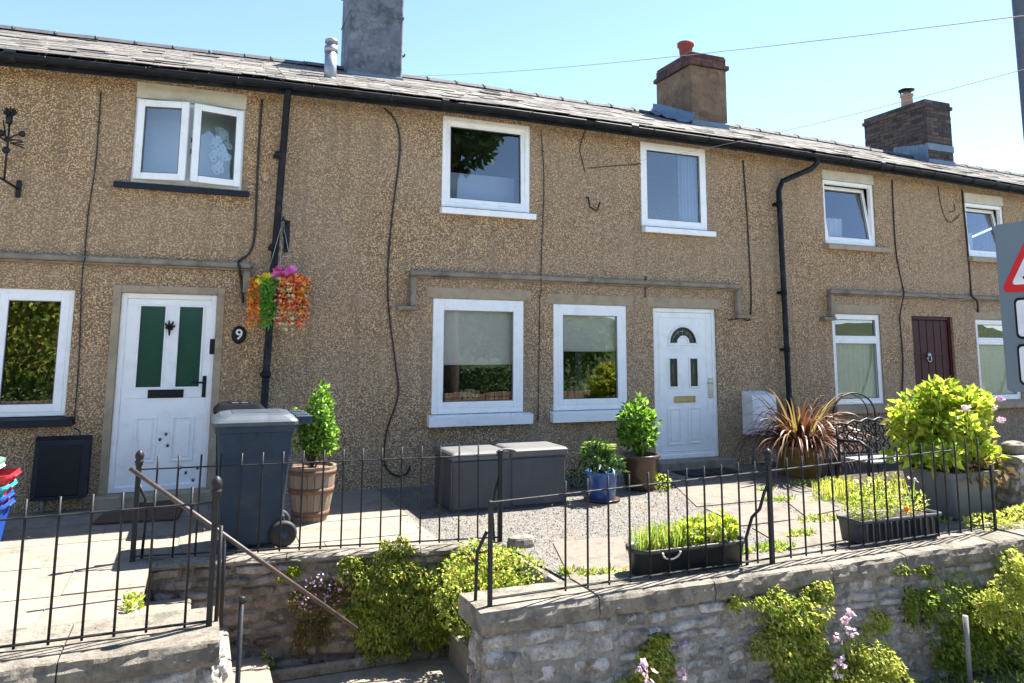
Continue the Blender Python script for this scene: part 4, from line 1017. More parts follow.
# loose stones
def boulder(name, c, s, mat, label, cat='stone'):
    mb = MB(); n, m = 12, 8; vs = []
    for j in range(m+1):
        for i in range(n):
            t, p = 2*PI*i/n, PI*j/m
            d = Vector((math.sin(p)*math.cos(t), math.sin(p)*math.sin(t), -math.cos(p)))
            e = Vector([math.copysign(abs(q)**.6, q) for q in d]); e *= 1+fz(d+Vector(c), 2.2, .22)
            vs.append((c[0]+e.x*s[0], c[1]+e.y*s[1], c[2]+s[2]*.8+e.z*s[2]))
    mb.add(vs, [(j*n+i, j*n+(i+1) % n, (j+1)*n+(i+1) % n, (j+1)*n+i) for j in range(m) for i in range(n)], False)
    return tag(mb.build(name, mat, None, c), label, cat)
boulder('rough_stone', (2.58, -2.93, G-.02), (.12, .07, .055), M['rubble_brown'], 'brown rough stone lying at the gravel edge by the bush')

# ------------------------------------------------------------------ iron railings
def finial(par, c):
    MB().lathe(c, [(.024, -.01), (.028, .0), (.026, .012), (.032, .018), (.032, .03), (.022, .036), (.030, .05), (.033, .07), (.026, .092), (.012, .108), (0, .114)], 14).build('finial', M['iron'], par)
def railing(label, a, b, zb, zt, xs, r=.0075, posts=(), over=.085, lowbar=.035, zt2=None, endx=None):
    a, b = Vector(a), Vector(b); o = (a+b)/2
    th = thing('railing', label, 'railing', (o.x, o.y, zb), 'black iron railings of the front gardens')
    at = lambda x: a+(b-a)*((x-a.x)/(b.x-a.x))
    zt2 = zt if zt2 is None else zt2
    zz = lambda x: zt+(zt2-zt)*(x-a.x)/(b.x-a.x)
    mb = MB(); e = endx or b.x; p, q = at(a.x), at(e); mb.box((0, -.011, -.005), ((q-p).length, .011, .005), Matrix.Translation((p.x, p.y, zz(a.x)))@Matrix.Rotation(math.atan2(q.y-p.y, q.x-p.x), 4, 'Z')@Matrix.Rotation(-math.atan2(zz(e)-zz(a.x), (q-p).length), 4, 'Y'), bev=.002)
    mb.build('top_rail', M['iron'], th)
    q = at(b.x); mb = MB(); mb.box((0, -.011, -.005), ((q-p).length, .011, .005), Matrix.Translation((p.x, p.y, zb+lowbar))@Matrix.Rotation(math.atan2(q.y-p.y, q.x-p.x), 4, 'Z'), bev=.002)
    mb.build('bottom_rail', M['iron'], th)
    for x in xs:
        c = at(x); l = U(-.006, .006)
        MB().tube([(c.x, c.y, zb+lowbar-.02), (c.x+l*.5, c.y, zz(x)-.1), (c.x+l, c.y, zz(x)+over)], r, 8).build('bar', M['iron'], th)
    for (x, zlo, zhi, fin, rr) in posts:
        c = at(x); mb = MB(); mb.box((c.x-rr, c.y-rr, zlo), (c.x+rr, c.y+rr, zhi), bev=.004); ps = mb.build('post', M['iron'], th)
        if fin: finial(ps, (c.x, c.y, zhi))
    return th, at
def pxs(y0f, pxl, v):                              # measured bar positions -> x on the railing's own line
    return [P(u, v, y=y0f(u)).x for u in pxl]
ya = lambda u: -4.0
t, _ = railing('iron railing on the short wall in front of the paw-print-door paving', (-3.2, -4.0, 0), (.15, -4.0, 0), -.10, .555,
        [P(u, 531-(u)*.13, y=-4.0).x for u in (24, 58, 91, 122.5, 154)]+[-.98-.155*k for k in range(14)]+[.02], posts=[(.15, -.11, .64, True, .017)], over=.10, zt2=.60)
MB().tube([(.19, -3.93, -.10), (.19, -3.93, .45)], .012, 8).build('brace', M['iron'], t)
rl = lambda x: wl(x)+.10
xm = [-.24, -.09, .07, .22, .37, .53, .69, .84, 1.0, 1.16, 1.31, 1.47, 1.63, 1.79, 1.95, 2.11, 2.27]
t, at_ = railing('long black iron railing in front of the wheelie bin and barrel', (-.37, rl(-.37), 0), (2.46, rl(2.46), 0), G+.005, .565,
        xm, posts=[(-.37, -.2, .60, True, .019), (2.46, -.2, .64, False, .018)], over=.095, zt2=.60)
c = at_(2.41); MB().tube([(2.42, rl(2.42)+.02, G), (2.40, rl(2.4)+.02, .15), (2.425, rl(2.4)+.02, .3), (2.45, rl(2.46), .42)], .011, 8).build('brace', M['iron'], t)
c = at_(-.37); MB().tube([(-.31, c.y+.05, G), (-.30, c.y+.05, .2), (-.31, c.y+.04, .33), (-.36, c.y, .45)], .011, 8).build('brace', M['iron'], t)
MB().box((-.36, c.y+.03, .27), (-.1, c.y+.06, .31), bev=.003).build('latch_bar', M['iron'], t)
ry = lambda x: -4.25+(x-1.8)*.034
xr = [P(u, 480, y=-4.2).x for u in (563, 585.4, 606.7, 628, 648, 667.6, 686.7, 704.7, 722.6, 740, 757, 791, 806.7, 822.7, 837, 851.5, 866.8, 880, 892.7, 906.7, 920, 931.5, 945, 955.5, 967.7, 979, 991.6)]
t, at_ = railing('long black iron railing on the right-hand wall in front of the planter troughs', (1.80, ry(1.8), 0), (6.76, ry(6.76), 0), -.095, .53,
        xr, posts=[(1.80, -.11, .54, False, .014), (4.13, -.11, .64, True, .017), (6.76, -.11, .48, False, .012)], over=.085, zt2=.645, endx=6.30)
MB().tube([(3.93, ry(4)+.05, -.1), (3.93, ry(4)+.05, .1), (3.99, ry(4)+.05, .24), (4.06, ry(4)+.04, .30), (4.09, ry(4)+.02, .42), (4.12, ry(4), .5)], .012, 8).build('brace', M['iron'], t)
MB().tube([(1.75, -4.12, -.1), (1.755, -4.13, .2), (1.79, -4.22, .35)], .012, 8).build('brace', M['iron'], t)
# handrail down the steps
hr = thing('handrail', 'slanting rusty tubular handrail running down beside the steps', 'handrail', (.2, -3.3, -.6))
def hp(u, v, y): return P(u, v, y=y)
h0, h1 = hp(130, 468, -3.1), hp(357, 629, -3.1)
MB().tube([h0, h0+(h1-h0)*.5, h1], .0155, 12).build('rail', M['rust'], hr)
for f_, zb in ((.40, -.36), ):
    c = h0+(h1-h0)*f_; MB().tube([(c.x, c.y, zb-.03), (c.x, c.y, c.z)], .014, 8).build('post', M['iron'], hr)
p = P(242, 597, y=-4.28); ib = MB(); ib.tube([(p.x, -4.28, PV), (p.x, -4.28, p.z-.02)], .014, 8); ib.tube([(p.x, -4.28, p.z-.03), (p.x, -4.28, p.z), (p.x, -4.28, p.z+.004)], [.018, .018, .008], 8)
tag(ib.build('iron_stake', M['iron'], None, (p.x, -4.28, PV)), 'lone black iron stake beside the end of the short wall', 'post')

# ------------------------------------------------------------------ plants
def ell(c, r):
    """random point in an ellipsoid, denser towards the outside"""
    while True:
        v = Vector((U(-1, 1), U(-1, 1), U(-1, 1)))
        if v.length <= 1: break
    v = v.normalized()*(v.length**.55)
    return Vector((c[0]+v.x*r[0], c[1]+v.y*r[1], c[2]+v.z*r[2])), v
def leaves(mb, clumps, n, L, w, zb=.25, droop=.1, fold=.2, lvar=.35, out=.8):
    tot = sum(c[1][0]*c[1][1]*c[1][2] for c in clumps)
    for c, r in clumps:
        for _ in range(int(n*r[0]*r[1]*r[2]/tot)):
            p, v = ell(c, r); s = U(1-lvar, 1+lvar)
            d = (v*out+rdir(zb)).normalized()
            mb.leaf(p, d, rdir(.6), L*s, w*s, fold, 0, droop)
def twigs(mb, base, clumps, n, r):
    for _ in range(n):
        c, rr = random.choice(clumps); p, v = ell(c, rr); b = Vector(base); m = b.lerp(p, .5)+rdir()*.05
        mb.tube([b, m, p], [r, r*.7, r*.3], 5, False)
def blades(mb, base, n, L, w, spread, droop, seg=6, zbias=1., tw=.3, lean=None, br=.03):
    """arching strap leaves or grass"""
    for _ in range(n):
        t = U(0, 2*PI); sp = spread*U(.15, 1); l = L*U(.6, 1.1)
        d = Vector((math.cos(t)*sp, math.sin(t)*sp, zbias)).normalized()
        if lean: d = (d+Vector(lean)).normalized()
        p = Vector(base)+Vector((math.cos(t)*br*U(0, 1), math.sin(t)*br*U(0, 1), 0)); side = d.cross(Vector((0, 0, 1)))
        if side.length < .01: side = Vector((1, 0, 0))
        side.normalize(); side = (side+rdir()*tw).normalized(); vs = []; st = l/seg; dd = d.copy()
        dr = droop*U(.4, 1.4)
        for k in range(seg+1):
            ww = w*(1-(k/seg)**2.2)*(.55+.45*min(1, k/1.5))/2+.0008
            vs += [p-side*ww, p+side*ww]; p = p+dd*st; dd = (dd+Vector((0, 0, -dr*(k+1)/seg))).normalized()
        mb.add(vs, [(2*k, 2*k+1, 2*k+3, 2*k+2) for k in range(seg)], True)
def blooms(mb, pts, r, petals=5, cup=.3):
    for p in pts:
        u = rdir(.4); a = u.orthogonal().normalized(); b = u.cross(a); rr = r*U(.75, 1.2)
        for k in range(petals):
            t = 2*PI*k/petals+U(-.2, .2); d = a*math.cos(t)+b*math.sin(t)+u*cup
            mb.leaf(Vector(p), d, u, rr, rr*.8, .1)

# half barrel with a glossy shrub
random.seed(31)
c = P(310, 520, z=G); bx, by = c.x, c.y
bt = thing('planted_barrel', 'oak half barrel with rusty hoops holding a glossy green shrub', 'planter', (bx, by, G))
mb = MB(); n = 20
R = lambda v: .155+.075*v+.012*math.sin(v*PI)
for i in range(n):
    t0, t1 = 2*PI*i/n+.012, 2*PI*(i+1)/n-.012; vs = []; h = .51+U(-.004, .004)
    for j in range(7):
        v = j/6; r = R(v)
        for t in (t0, t1): vs += [(bx+math.cos(t)*r, by+math.sin(t)*r, G+h*v), (bx+math.cos(t)*(r-.025), by+math.sin(t)*(r-.025), G+h*v)]
    fs = []
    for j in range(6):
        o = 4*j; fs += [(o, o+2, o+6, o+4), (o+1, o+5, o+7, o+3), (o, o+4, o+5, o+1), (o+2, o+3, o+7, o+6)]
    fs += [(24, 26, 27, 25)]
    mb.add(vs, fs)
mb.build('staves', M['stave'], bt)
for v in (.10, .52, .86):
    hh = MB(); w_ = .05 if v < .8 else .04; vz = G+.51*v
    hh.lathe((bx, by, vz), [(R(v)-.002, 0), (R(v)+.004, 0), (R(v+w_/.51)+.004, w_), (R(v+w_/.51)-.002, w_)], 32); hh.build('hoop', M['hoop'], bt)
MB().lathe((bx, by, G+.44), [(.215, 0), (.15, .02), (0, .03)], 20).build('soil', M['soil'], bt)
cl = [((bx+.02, by, .66), (.13, .13, .20)), ((bx+.05, by-.02, .86), (.12, .12, .2)), ((bx-.08, by, .82), (.08, .08, .1)), ((bx+.07, by, 1.04), (.07, .07, .12)), ((bx-.17, by+.02, .86), (.05, .05, .05)), ((bx+.12, by, .62), (.11, .1, .15)), ((bx+.15, by, .80), (.06, .06, .08)), ((bx-.1, by-.02, .62), (.08, .08, .1))]
mb = MB(); leaves(mb, cl, 1250, .058, .032, .35, .05); mb.build('foliage', M['lf_bay'], bt)
mb = MB(); twigs(mb, (bx, by, .34), cl, 26, .008); mb.build('stem', M['bark'], bt)

# shrubs in pots by the deck box
def potted(name, label, cat, c, rt, rb, h, mat, rim=.012):
    th = thing(name, label, cat, c)
    pr = [(rb*.9, 0), (rb, .015), (rb+(rt-rb)*.55, h*.5), (rt*1.0, h*.88), (rt+rim, h*.92), (rt+rim, h), (rt-.012, h), (rt-.02, h*.85)]
    MB().lathe(c, pr, 28).build('pot', mat, th)
    MB().lathe((c[0], c[1], c[2]+h*.86), [(rt-.014, 0), (rt*.6, .015), (0, .02)], 20).build('soil', M['soil'], th)
    return th
c = (P(602, 500, z=G).x, P(602, 500, z=G).y, G)
th = potted('potted_plant', 'pale-leaved plant in a blue glazed pot next to the deck box', 'pot plant', c, .175, .14, .31, M['blue_glaze'])
MB().lathe((c[0], c[1], c[2]+.001), [(.16, 0), (.20, .012), (.20, .02), (.15, .018)], 24).build('saucer', M['brown_glaze'], th)
cl = [((c[0]-.02, c[1]-.02, .30), (.22, .2, .09)), ((c[0]-.05, c[1], .40), (.15, .15, .10)), ((c[0]+.13, c[1]-.05, .25), (.1, .1, .07))]
mb = MB(); leaves(mb, cl, 340, .095, .034, .35, .15); mb.build('foliage', M['lf_dark'], th)
mb = MB()
for _ in range(16):
    p, v = ell((c[0]-.03, c[1], .44), (.17, .15, .06))
    for k in range(7):
        t = 2*PI*k/7; mb.leaf(p, Vector((math.cos(t), math.sin(t), .25)), Vector((0, 0, 1)), .07, .022, .1, 0, .12)
mb.build('young_leaves', M['lf_herb'], th)
mb = MB(); twigs(mb, (c[0], c[1], .14), cl, 18, .006); mb.build('stem', M['stem'], th)
c = (P(640, 489, z=G).x, P(640, 489, z=G).y, G)
th = potted('potted_shrub', 'tall bushy shrub in a brown glazed pot beside the fan-light white door', 'pot plant', c, .22, .17, .40, M['brown_glaze'], .02)
cl = [((c[0]-.03, c[1], .48), (.2, .18, .15)), ((c[0]-.06, c[1], .68), (.17, .16, .17)), ((c[0]+.02, c[1], .84), (.08, .08, .10)), ((c[0]+.14, c[1]-.03, .62), (.09, .09, .12)), ((c[0]-.2, c[1], .68), (.06, .06, .08))]
mb = MB(); leaves(mb, cl, 900, .085, .036, .45, .1); mb.build('foliage', M['lf_bay'], th)
mb = MB(); twigs(mb, (c[0], c[1], .22), cl, 24, .008); mb.build('stem', M['bark'], th)
def weed(label, c, r, n, mat, L=.04, w=.02, name='weed', cat='weed', kind=None, bl=0):
    mb = MB(); leaves(mb, [(((c[0]), c[1], c[2]+r[2]*.75), r)], n, L, w, .5)
    if bl: blades(mb, c, bl, r[2]*2.2, .006, .6, .2, 4, br=r[0])
    o = mb.build(name, mat, None, c); tag(o, label, cat); return o
p = P(657, 488, z=G); weed('lime weed growing against the brown glazed pot by the doorstep', (p.x, p.y-.1, G), (.10, .10, .10), 190, M['lf_lime'])
p = P(578, 488, z=G); weed('green weeds between the deck box and the blue glazed pot', (p.x, p.y, G), (.13, .12, .13), 200, M['lf_dark'])

# flax in an ochre pot
c = P(801, 476, z=G); c = (c.x, c.y, G)
th = potted('potted_flax', 'bronze strap-leaved flax spilling over an ochre glazed pot', 'pot plant', c, .30, .24, .40, M['ochre_glaze'], .015)
mb = MB(); blades(mb, (c[0], c[1], .22), 300, 1.05, .032, 1.6, .55, 10, .85, .4, br=.13); mb.build('foliage', M['ph_red'], th)
mb = MB(); blades(mb, (c[0], c[1], .22), 42, .95, .030, 1.1, .42, 9, 1.0, .35, br=.12); mb.build('golden_foliage', M['ph_gold'], th)
q = Vector((c[0]+.03, c[1]-.29, G+.30)); MB().lathe(q, [(.036, 0), (.036, .006)], 16, Matrix.Rotation(PI/2, 4, 'X')).build('disc', M['white_paint'], th)

# hydrangea in a grey tub
random.seed(44)
cx, cy = 7.12, -3.38
th = thing('potted_hydrangea', 'big lime-leaved hydrangea with faded mauve heads in a grey tub', 'pot plant', (cx, cy, G))
mb = MB(); rq = lambda a, e, z: rrect(cx-a, cx+a, cy-a*.85, cy+a*.85, e, z)
def rrect(x0, x1, y0, y1, e, z, n=5):
    pts = []
    for (px, py, a0) in ((x1-e, y1-e, 0), (x0+e, y1-e, PI/2), (x0+e, y0+e, PI), (x1-e, y0+e, 1.5*PI)):
        for k in range(n):
            t = a0+PI/2*k/(n-1); pts.append((px+math.cos(t)*e, py+math.sin(t)*e, z))
    return pts
rings = [rq(.27, .05, G), rq(.285, .06, G+.02), rq(.35, .07, G+.40), rq(.375, .07, G+.405), rq(.375, .07, G+.455), rq(.35, .06, G+.455), rq(.335, .06, G+.38)]
mb.add([p for r in rings for p in r], [(i*20+k, i*20+(k+1) % 20, (i+1)*20+(k+1) % 20, (i+1)*20+k) for i in range(6) for k in range(20)]+[tuple(range(20))[::-1]], False); mb.build('tub', M['tub_grey'], th)
MB().add(rq(.33, .06, G+.40), [tuple(range(20))]).build('soil', M['soil'], th)
cl = [((cx, cy, .66), (.34, .32, .26))]
for k in range(30):
    t, e = U(0, 2*PI), U(-.25, 1)*PI/2; rr_ = U(.8, 1.02)
    cl.append(((cx+math.cos(t)*math.cos(e)*.54*rr_, cy+math.sin(t)*math.cos(e)*.44*rr_, .60+math.sin(e)*.50*rr_), (U(.10, .17), U(.10, .16), U(.08, .13))))
cl += [((cx+.42, cy-.1, .42), (.16, .16, .10)), ((cx-.44, cy-.05, .46), (.12, .14, .10))]
mb = MB(); leaves(mb, cl, 3500, .095, .055, .45, .15, .16); mb.build('foliage', M['lf_lime'], th)
mb = MB(); twigs(mb, (cx, cy, .3), cl, 46, .009); mb.build('stem', M['bark'], th)
mb = MB(); leaves(mb, [((cx+.1, cy-.2, .33), (.42, .25, .09))], 200, .09, .05, -.3, .3); mb.build('dry_foliage', M['lf_dry'], th)
for (u, v, mt) in ((966, 408, 'lilac'), (992, 408, 'lilac'), (1001, 420, 'lilac'), (1000, 399, 'mauve')):
    p = P(u, v, y=cy-.36); mb = MB()
    for _ in range(40):
        q, vv = ell(p, (.042, .035, .025)); blooms(mb, [q], .017, 4)
    mb.build('flower_head', M[mt], th)

# planter troughs
def trough(name, label, x0, x1, yf, yb, h, mat, rnd=True):
    th = thing(name, label, 'planter', ((x0+x1)/2, yf, G+.03))
    e = .09 if rnd else .02; z0 = G+.022
    def ring(o, zz):
        pts = []
        for (px, py, a0) in ((x1-e, yb-e, 0), (x0+e, yb-e, PI/2), (x0+e, yf+e, PI), (x1-e, yf+e, 1.5*PI)):
            for k in range(6):
                t = a0+PI/2*k/5; pts.append((px+math.cos(t)*(e+o), py+math.sin(t)*(e+o), zz))
        return pts
    prof = [(-.03, z0), (-.022, z0+.01), (-.002, z0+h-.035), (.012, z0+h-.03), (.014, z0+h), (-.004, z0+h), (-.014, z0+h-.04)]
    vs = []
    for o, zz in prof: vs += ring(o, zz)
    n = 24; fs = [(i*n+k, i*n+(k+1) % n, (i+1)*n+(k+1) % n, (i+1)*n+k) for i in range(len(prof)-1) for k in range(n)]
    fs.append(tuple(range(n))[::-1]); mb = MB(); mb.add(vs, fs, True)
    mb.build('trough', mat, th)
    MB().add(ring(-.02, z0+h-.03), [tuple(range(n))]).build('soil', M['soil'], th)
    return th, z0+h
sp = MB()
th, zt = trough('planter_trough', 'long black rounded trough of lime herbs behind the railing', 2.97, 3.93, -4.155, -3.92, .19, M['trough'])
mb = MB()
for i in range(60): blades(mb, (U(3.01, 3.42), U(-4.12, -3.96), zt-.03), 7, .19, .006, .5, .12, 3)
leaves(mb, [((3.22, -4.04, zt+.05), (.21, .1, .07))], 500, .03, .009, .6); mb.build('foliage', M['lf_herb'], th)
mb = MB(); leaves(mb, [((3.48, -4.04, zt+.06), (.12, .1, .08)), ((3.74, -4.04, zt+.07), (.14, .1, .07)), ((3.58, -4.04, zt+.13), (.05, .05, .05)), ((3.82, -4.04, zt+.12), (.04, .05, .06))], 520, .062, .028, .5); mb.build('broad_foliage', M['lf_lime'], th)
mb = MB(); mb.tube([(3.22+.075*math.cos(t), -4.18-.01*math.sin(t), zt-.02+.05*math.sin(t)) for t in [PI+PI*i/12 for i in range(13)]], .007, 6); mb.build('handle', M['cream'], th)
th, zt = trough('planter_trough', 'dark grey ribbed trough with wispy flowering herbs behind the railing', 5.17, 6.12, -4.05, -3.80, .20, M['trough_grey'], False)
mb = MB()
for i in range(13): mb.box((5.21+.069*i, -4.075, G+.05), (5.224+.069*i, -4.05, G+.19))
mb.build('rib', M['trough_grey'], th)
mb = MB(); leaves(mb, [((5.42, -3.93, zt+.09), (.24, .12, .13)), ((5.52, -3.93, zt+.19), (.14, .10, .12)), ((5.88, -3.93, zt+.08), (.2, .11, .09)), ((5.24, -3.93, zt+.10), (.1, .1, .10))], 1050, .042, .012, .7)
for i in range(9): blades(mb, (U(5.22, 6.06), U(-4.0, -3.86), zt-.02), 2, .32, .005, .45, .08, 4)
mb.build('foliage', M['lf_wall'], th)
mb = MB(); blooms(mb, [(U(5.3, 6.0), U(-4.02, -3.85), zt+U(.15, .3)) for _ in range(26)], .018); mb.build('pale_flower', M['lilac'], th)
mb = MB(); blooms(mb, [(5.76+U(-.03, .03), -4.02+U(-.02, .02), zt+.03+U(0, .03)) for _ in range(6)], .03); mb.build('red_flower', M['orange_fl'], th)

# weeds and low growth in the garden of the middle house
mb = MB(); random.seed(50)
for (u, v, n, rr) in ((776, 548, 70, .14), (800, 535, 50, .12), (820, 520, 60, .2), (845, 500, 70, .3), (875, 505, 80, .3), (905, 505, 70, .3), (930, 520, 60, .25), (780, 500, 40, .15), (765, 490, 30, .1), (812, 484, 60, .2), (570, 573, 26, .06), (590, 574, 20, .08), (612, 573, 20, .08), (730, 555, 25, .1), (745, 552, 25, .1)):
    p = P(u, v, z=G)
    for _ in range(n):
        t, r = U(0, 2*PI), rr*U(0, 1)**.6; b = Vector((p.x+math.cos(t)*r*1.4, p.y+math.sin(t)*r*.6, G-.002))
        if b.y < -3.94: b.y = -3.94
        for k in range(3): mb.leaf(b, rdir(.8), rdir(.5), U(.035, .075), U(.012, .028), .15)
o = mb.build('garden_weeds', M['lf_herb']); o['kind'] = 'stuff'
for (u, v, s, lab) in ((895, 494, (.34, .22, .11), 'feathery yellow-green plant behind the grey ribbed trough'), (842, 497, (.25, .2, .10), 'feathery low plant below the ochre flax pot')):
    p = P(u, v, z=G); mb = MB()
    for _ in range(70): blades(mb, (p.x+U(-.3, .3), p.y+U(-.15, .15), G), 4, s[2]*2.2, .006, .4, .1, 4)
    leaves(mb, [((p.x, p.y, G+s[2]), s)], 500, .04, .01, .6)
    tag(mb.build('garden_plant', M['lf_yellow'], None, (p.x, p.y, G)), lab, 'plant')
p = P(1005, 520, z=-.1); mb = MB(); leaves(mb, [((7.35, -4.02, -.03), (.5, .14, .09)), ((6.75, -3.98, -.04), (.25, .1, .06))], 1100, .035, .016, .6); tag(mb.build('stonecrop', M['lf_yellow'], None, (7.2, -4.0, -.1)), 'pale yellow-green mat of stonecrop on the wall end beneath the hydrangea', 'plant')

# creepers on the rubble walls
def creeper(label, patches, mat, n, L=.05, w=.03, name='wall_plant', cat='plant', extra=None, ys=-.0, stemn=10, hang=.0):
    """patches: (u, v, radius px u, radius px v, wall y, thickness)"""
    P0 = P(patches[0][0], patches[0][1], y=patches[0][4])
    th = thing(name, label, cat, P0); mb = MB(); sb = MB(); A = sum(q[2]*q[3] for q in patches)
    ragged = []
    for (u, v, ru, rv, y, dep) in patches:
        ragged.append((u, v, ru*.72, rv*.72, y, dep))
        for _ in range(5):
            t, f_ = U(0, 2*PI), U(.45, .95); k_ = U(.26, .5)
            ragged.append((u+math.cos(t)*ru*f_, v+math.sin(t)*rv*f_+rv*.1, ru*k_, rv*k_*1.15, y, dep*U(.35, .8)))
    A = sum(q[2]*q[3] for q in ragged); yb2 = MB()
    for (u, v, ru, rv, y, dep) in ragged:
        c0 = P(u, v, y=y); a = (P(u+ru, v, y=y)-P(u-ru, v, y=y)).length/2; b = (P(u, v+rv, y=y)-P(u, v-rv, y=y)).length/2
        for _ in range(int(n*1.5*ru*rv/A)):
            t, r = U(0, 2*PI), U(0, 1)**.5; k = 1+.35*fz((math.cos(t)*1.5+u, math.sin(t)*1.5, v), 1.3)
            x, z = math.cos(t)*r*a*k, math.sin(t)*r*b*k
            dd = dep*(.45+1.1*(.5-.5*math.sin(t)*r))*(1-r*r)**.5*(.7+.5*fz((x*5+u, z*5, 2), 1.2))
            p = Vector((c0.x+x, y-U(0, 1)**.6*max(dd, .02)-.01, c0.z+z))
            s = U(.45, 1.2); (yb2 if r*r > U(.1, 1.3) and random.random() < .55 else mb).leaf(p, (Vector((x*.6, -.8, z*.3-.25-hang))+rdir(0)*.7).normalized(), rdir(.5)*.8+Vector((.25, 0, 1.)), L*s, w*s, .2, 0, .15)
        for _ in range(max(1, stemn//4)):
            t = U(0, 2*PI); e = Vector((c0.x+math.cos(t)*a*.8, y-dep*.4, c0.z+math.sin(t)*b*.8)); m = (Vector((c0.x, y-.02, c0.z+b*.4))+e)*.5+rdir()*.04
            sb.tube([(c0.x, y-.005, c0.z+b*.5), m, e], [.006, .005, .002], 5, False)
    mb.build('foliage', M[mat], th); sb.build('stem', M['bark'], th)
    if yb2.v: yb2.build('sunlit_tint_growth', M[{'lf_wall': 'lf_yellow', 'lf_wall_dk': 'lf_wall', 'lf_red': 'lf_wall'}.get(mat, mat)], th)  # paler outer leaves: sunlit look of young tips put into their colour
    if extra:
        for nm, mt, spots, rad, num in extra:
            for (u, v, y, sp_) in spots:
                fb = MB(); c0 = P(u, v, y=y)
                for _ in range(num): blooms(fb, [(c0.x+U(-sp_, sp_), c0.y+U(-.03, .03), c0.z+U(-sp_, sp_))], rad)
                fb.build(nm, M[mt], th)
    return th
random.seed(60)
FY = CF_+.03
creeper('large bright creeper cascading over the right-hand wall below its finial post', [(795, 608, 36, 26, FY, .22), (790, 638, 40, 30, FY, .25), (800, 668, 40, 26, FY, .2), (770, 600, 22, 14, FY-.02, .12), (735, 600, 10, 8, FY, .06), (815, 590, 18, 10, FY-.02, .1)], 'lf_wall', 5200, .036, .020)
creeper('small creeper with mauve mallow flowers low on the right-hand wall', [(655, 655, 17, 24, FY, .1), (645, 676, 30, 14, FY, .14), (657, 638, 10, 9, FY, .06)], 'lf_wall', 1300, .038, .02,
        extra=[('pink_flower', 'lilac', [(644, 668, FY-.14, .04), (650, 678, FY-.16, .05), (683, 676, FY-.1, .03)], .03, 7), ('mauve_flower', 'mauve', [(684, 647, FY-.05, .03)], .03, 5)])
creeper('sunbleached bush with pale pink flower spikes at the foot of the right-hand wall', [(868, 652, 26, 28, FY-.05, .25), (876, 676, 34, 18, FY-.05, .28), (846, 672, 22, 14, FY-.05, .2), (872, 618, 12, 18, FY, .1)], 'lf_yellow', 2500, .036, .018,
        extra=[('pale_pink_flower', 'lilac', [(846, 620, FY-.14, .025), (851, 632, FY-.14, .03), (838, 640, FY-.18, .03), (842, 662, FY-.2, .035), (835, 672, FY-.2, .04), (850, 612, FY-.12, .02)], .021, 11)])
creeper('dark creeper patch hanging in a narrow strip on the pale rubble', [(907, 600, 8, 16, FY, .05), (907, 614, 7, 10, FY, .05), (926, 606, 8, 16, FY, .05), (922, 570, 12, 7, FY, .05), (897, 568, 12, 5, FY, .04)], 'lf_wall_dk', 800, .032, .018)
creeper('large dark creeper mass covering the far end of the wall around the grey stake', [(950, 598, 36, 34, FY, .16), (945, 640, 26, 24, FY, .16), (985, 610, 34, 36, FY, .28), (1008, 625, 30, 46, FY, .35), (975, 648, 36, 22, FY, .2), (1020, 590, 30, 40, FY, .35)], 'lf_wall_dk', 5600, .042, .024)
creeper('sunlit yellow creeper spilling over the wall top by the road sign', [(1000, 590, 26, 24, FY-.2, .25), (1018, 572, 20, 22, FY-.2, .25), (985, 600, 16, 18, FY-.15, .2), (1015, 610, 16, 20, FY-.25, .2)], 'lf_yellow', 2300, .038, .020)
MY = wl(1.4)-.02
creeper('bright green creeper tumbling down the retaining wall below the middle railing', [(395, 566, 30, 24, wl(1.5), .16), (400, 596, 40, 28, wl(1.5)-.02, .2), (385, 626, 36, 30, wl(1.5), .2), (352, 566, 18, 12, wl(1.2), .1), (440, 592, 24, 22, wl(1.8)-.05, .2), (398, 545, 14, 10, wl(1.5), .08), (424, 616, 32, 28, wl(1.7)-.04, .2), (395, 646, 22, 16, wl(1.5), .1), (365, 600, 22, 18, wl(1.3), .14), (372, 580, 26, 16, wl(1.35), .16), (425, 575, 22, 18, wl(1.7), .16), (455, 570, 16, 16, wl(2.)-.03, .14)], 'lf_wall', 10500, .036, .021)
creeper('reddish trailing plant with small pink flowers on the retaining wall', [(318, 600, 26, 26, wl(.9)-.02, .11), (312, 630, 16, 20, wl(.9)-.02, .08), (345, 588, 14, 14, wl(1.1)-.02, .08)], 'lf_red', 1500, .032, .017,
        extra=[('pink_flower', 'mauve', [(316, 584, wl(.9)-.12, .10), (330, 598, wl(1.)-.12, .08), (304, 606, wl(.8)-.1, .05), (340, 580, wl(1.)-.1, .06)], .013, 22)])
creeper('small lime tuft growing from the top of the retaining wall beside the handrail', [(292, 570, 9, 7, wl(.7), .06), (284, 575, 8, 4, wl(.7), .05)], 'lf_lime', 190, .034, .02, stemn=4)
creeper('small dark weeds at the foot of the retaining wall', [(268, 664, 8, 14, wl(.6)-.12, .05), (290, 676, 8, 6, wl(.6)-.14, .05)], 'lf_wall_dk', 220, .034, .02, stemn=4)
p = Vector((2.25, -3.15, -.3)); th = thing('bush', 'rounded bright bush filling the gap between the middle railing and the wall end', 'bush', (2.25, -3.2, -.74))
cl = [((2.42, -3.45, -.20), (.16, .24, .13)), ((2.16, -3.08, -.20), (.26, .22, .19)), ((2.36, -3.2, -.26), (.24, .25, .2)), ((2.02, -3.2, -.42), (.24, .25, .25)), ((2.3, -3.35, -.45), (.25, .3, .25)), ((1.95, -3.1, -.22), (.12, .12, .10))]
mb = MB(); leaves(mb, cl, 4600, .036, .020, .4); mb.build('foliage', M['lf_wall'], th)
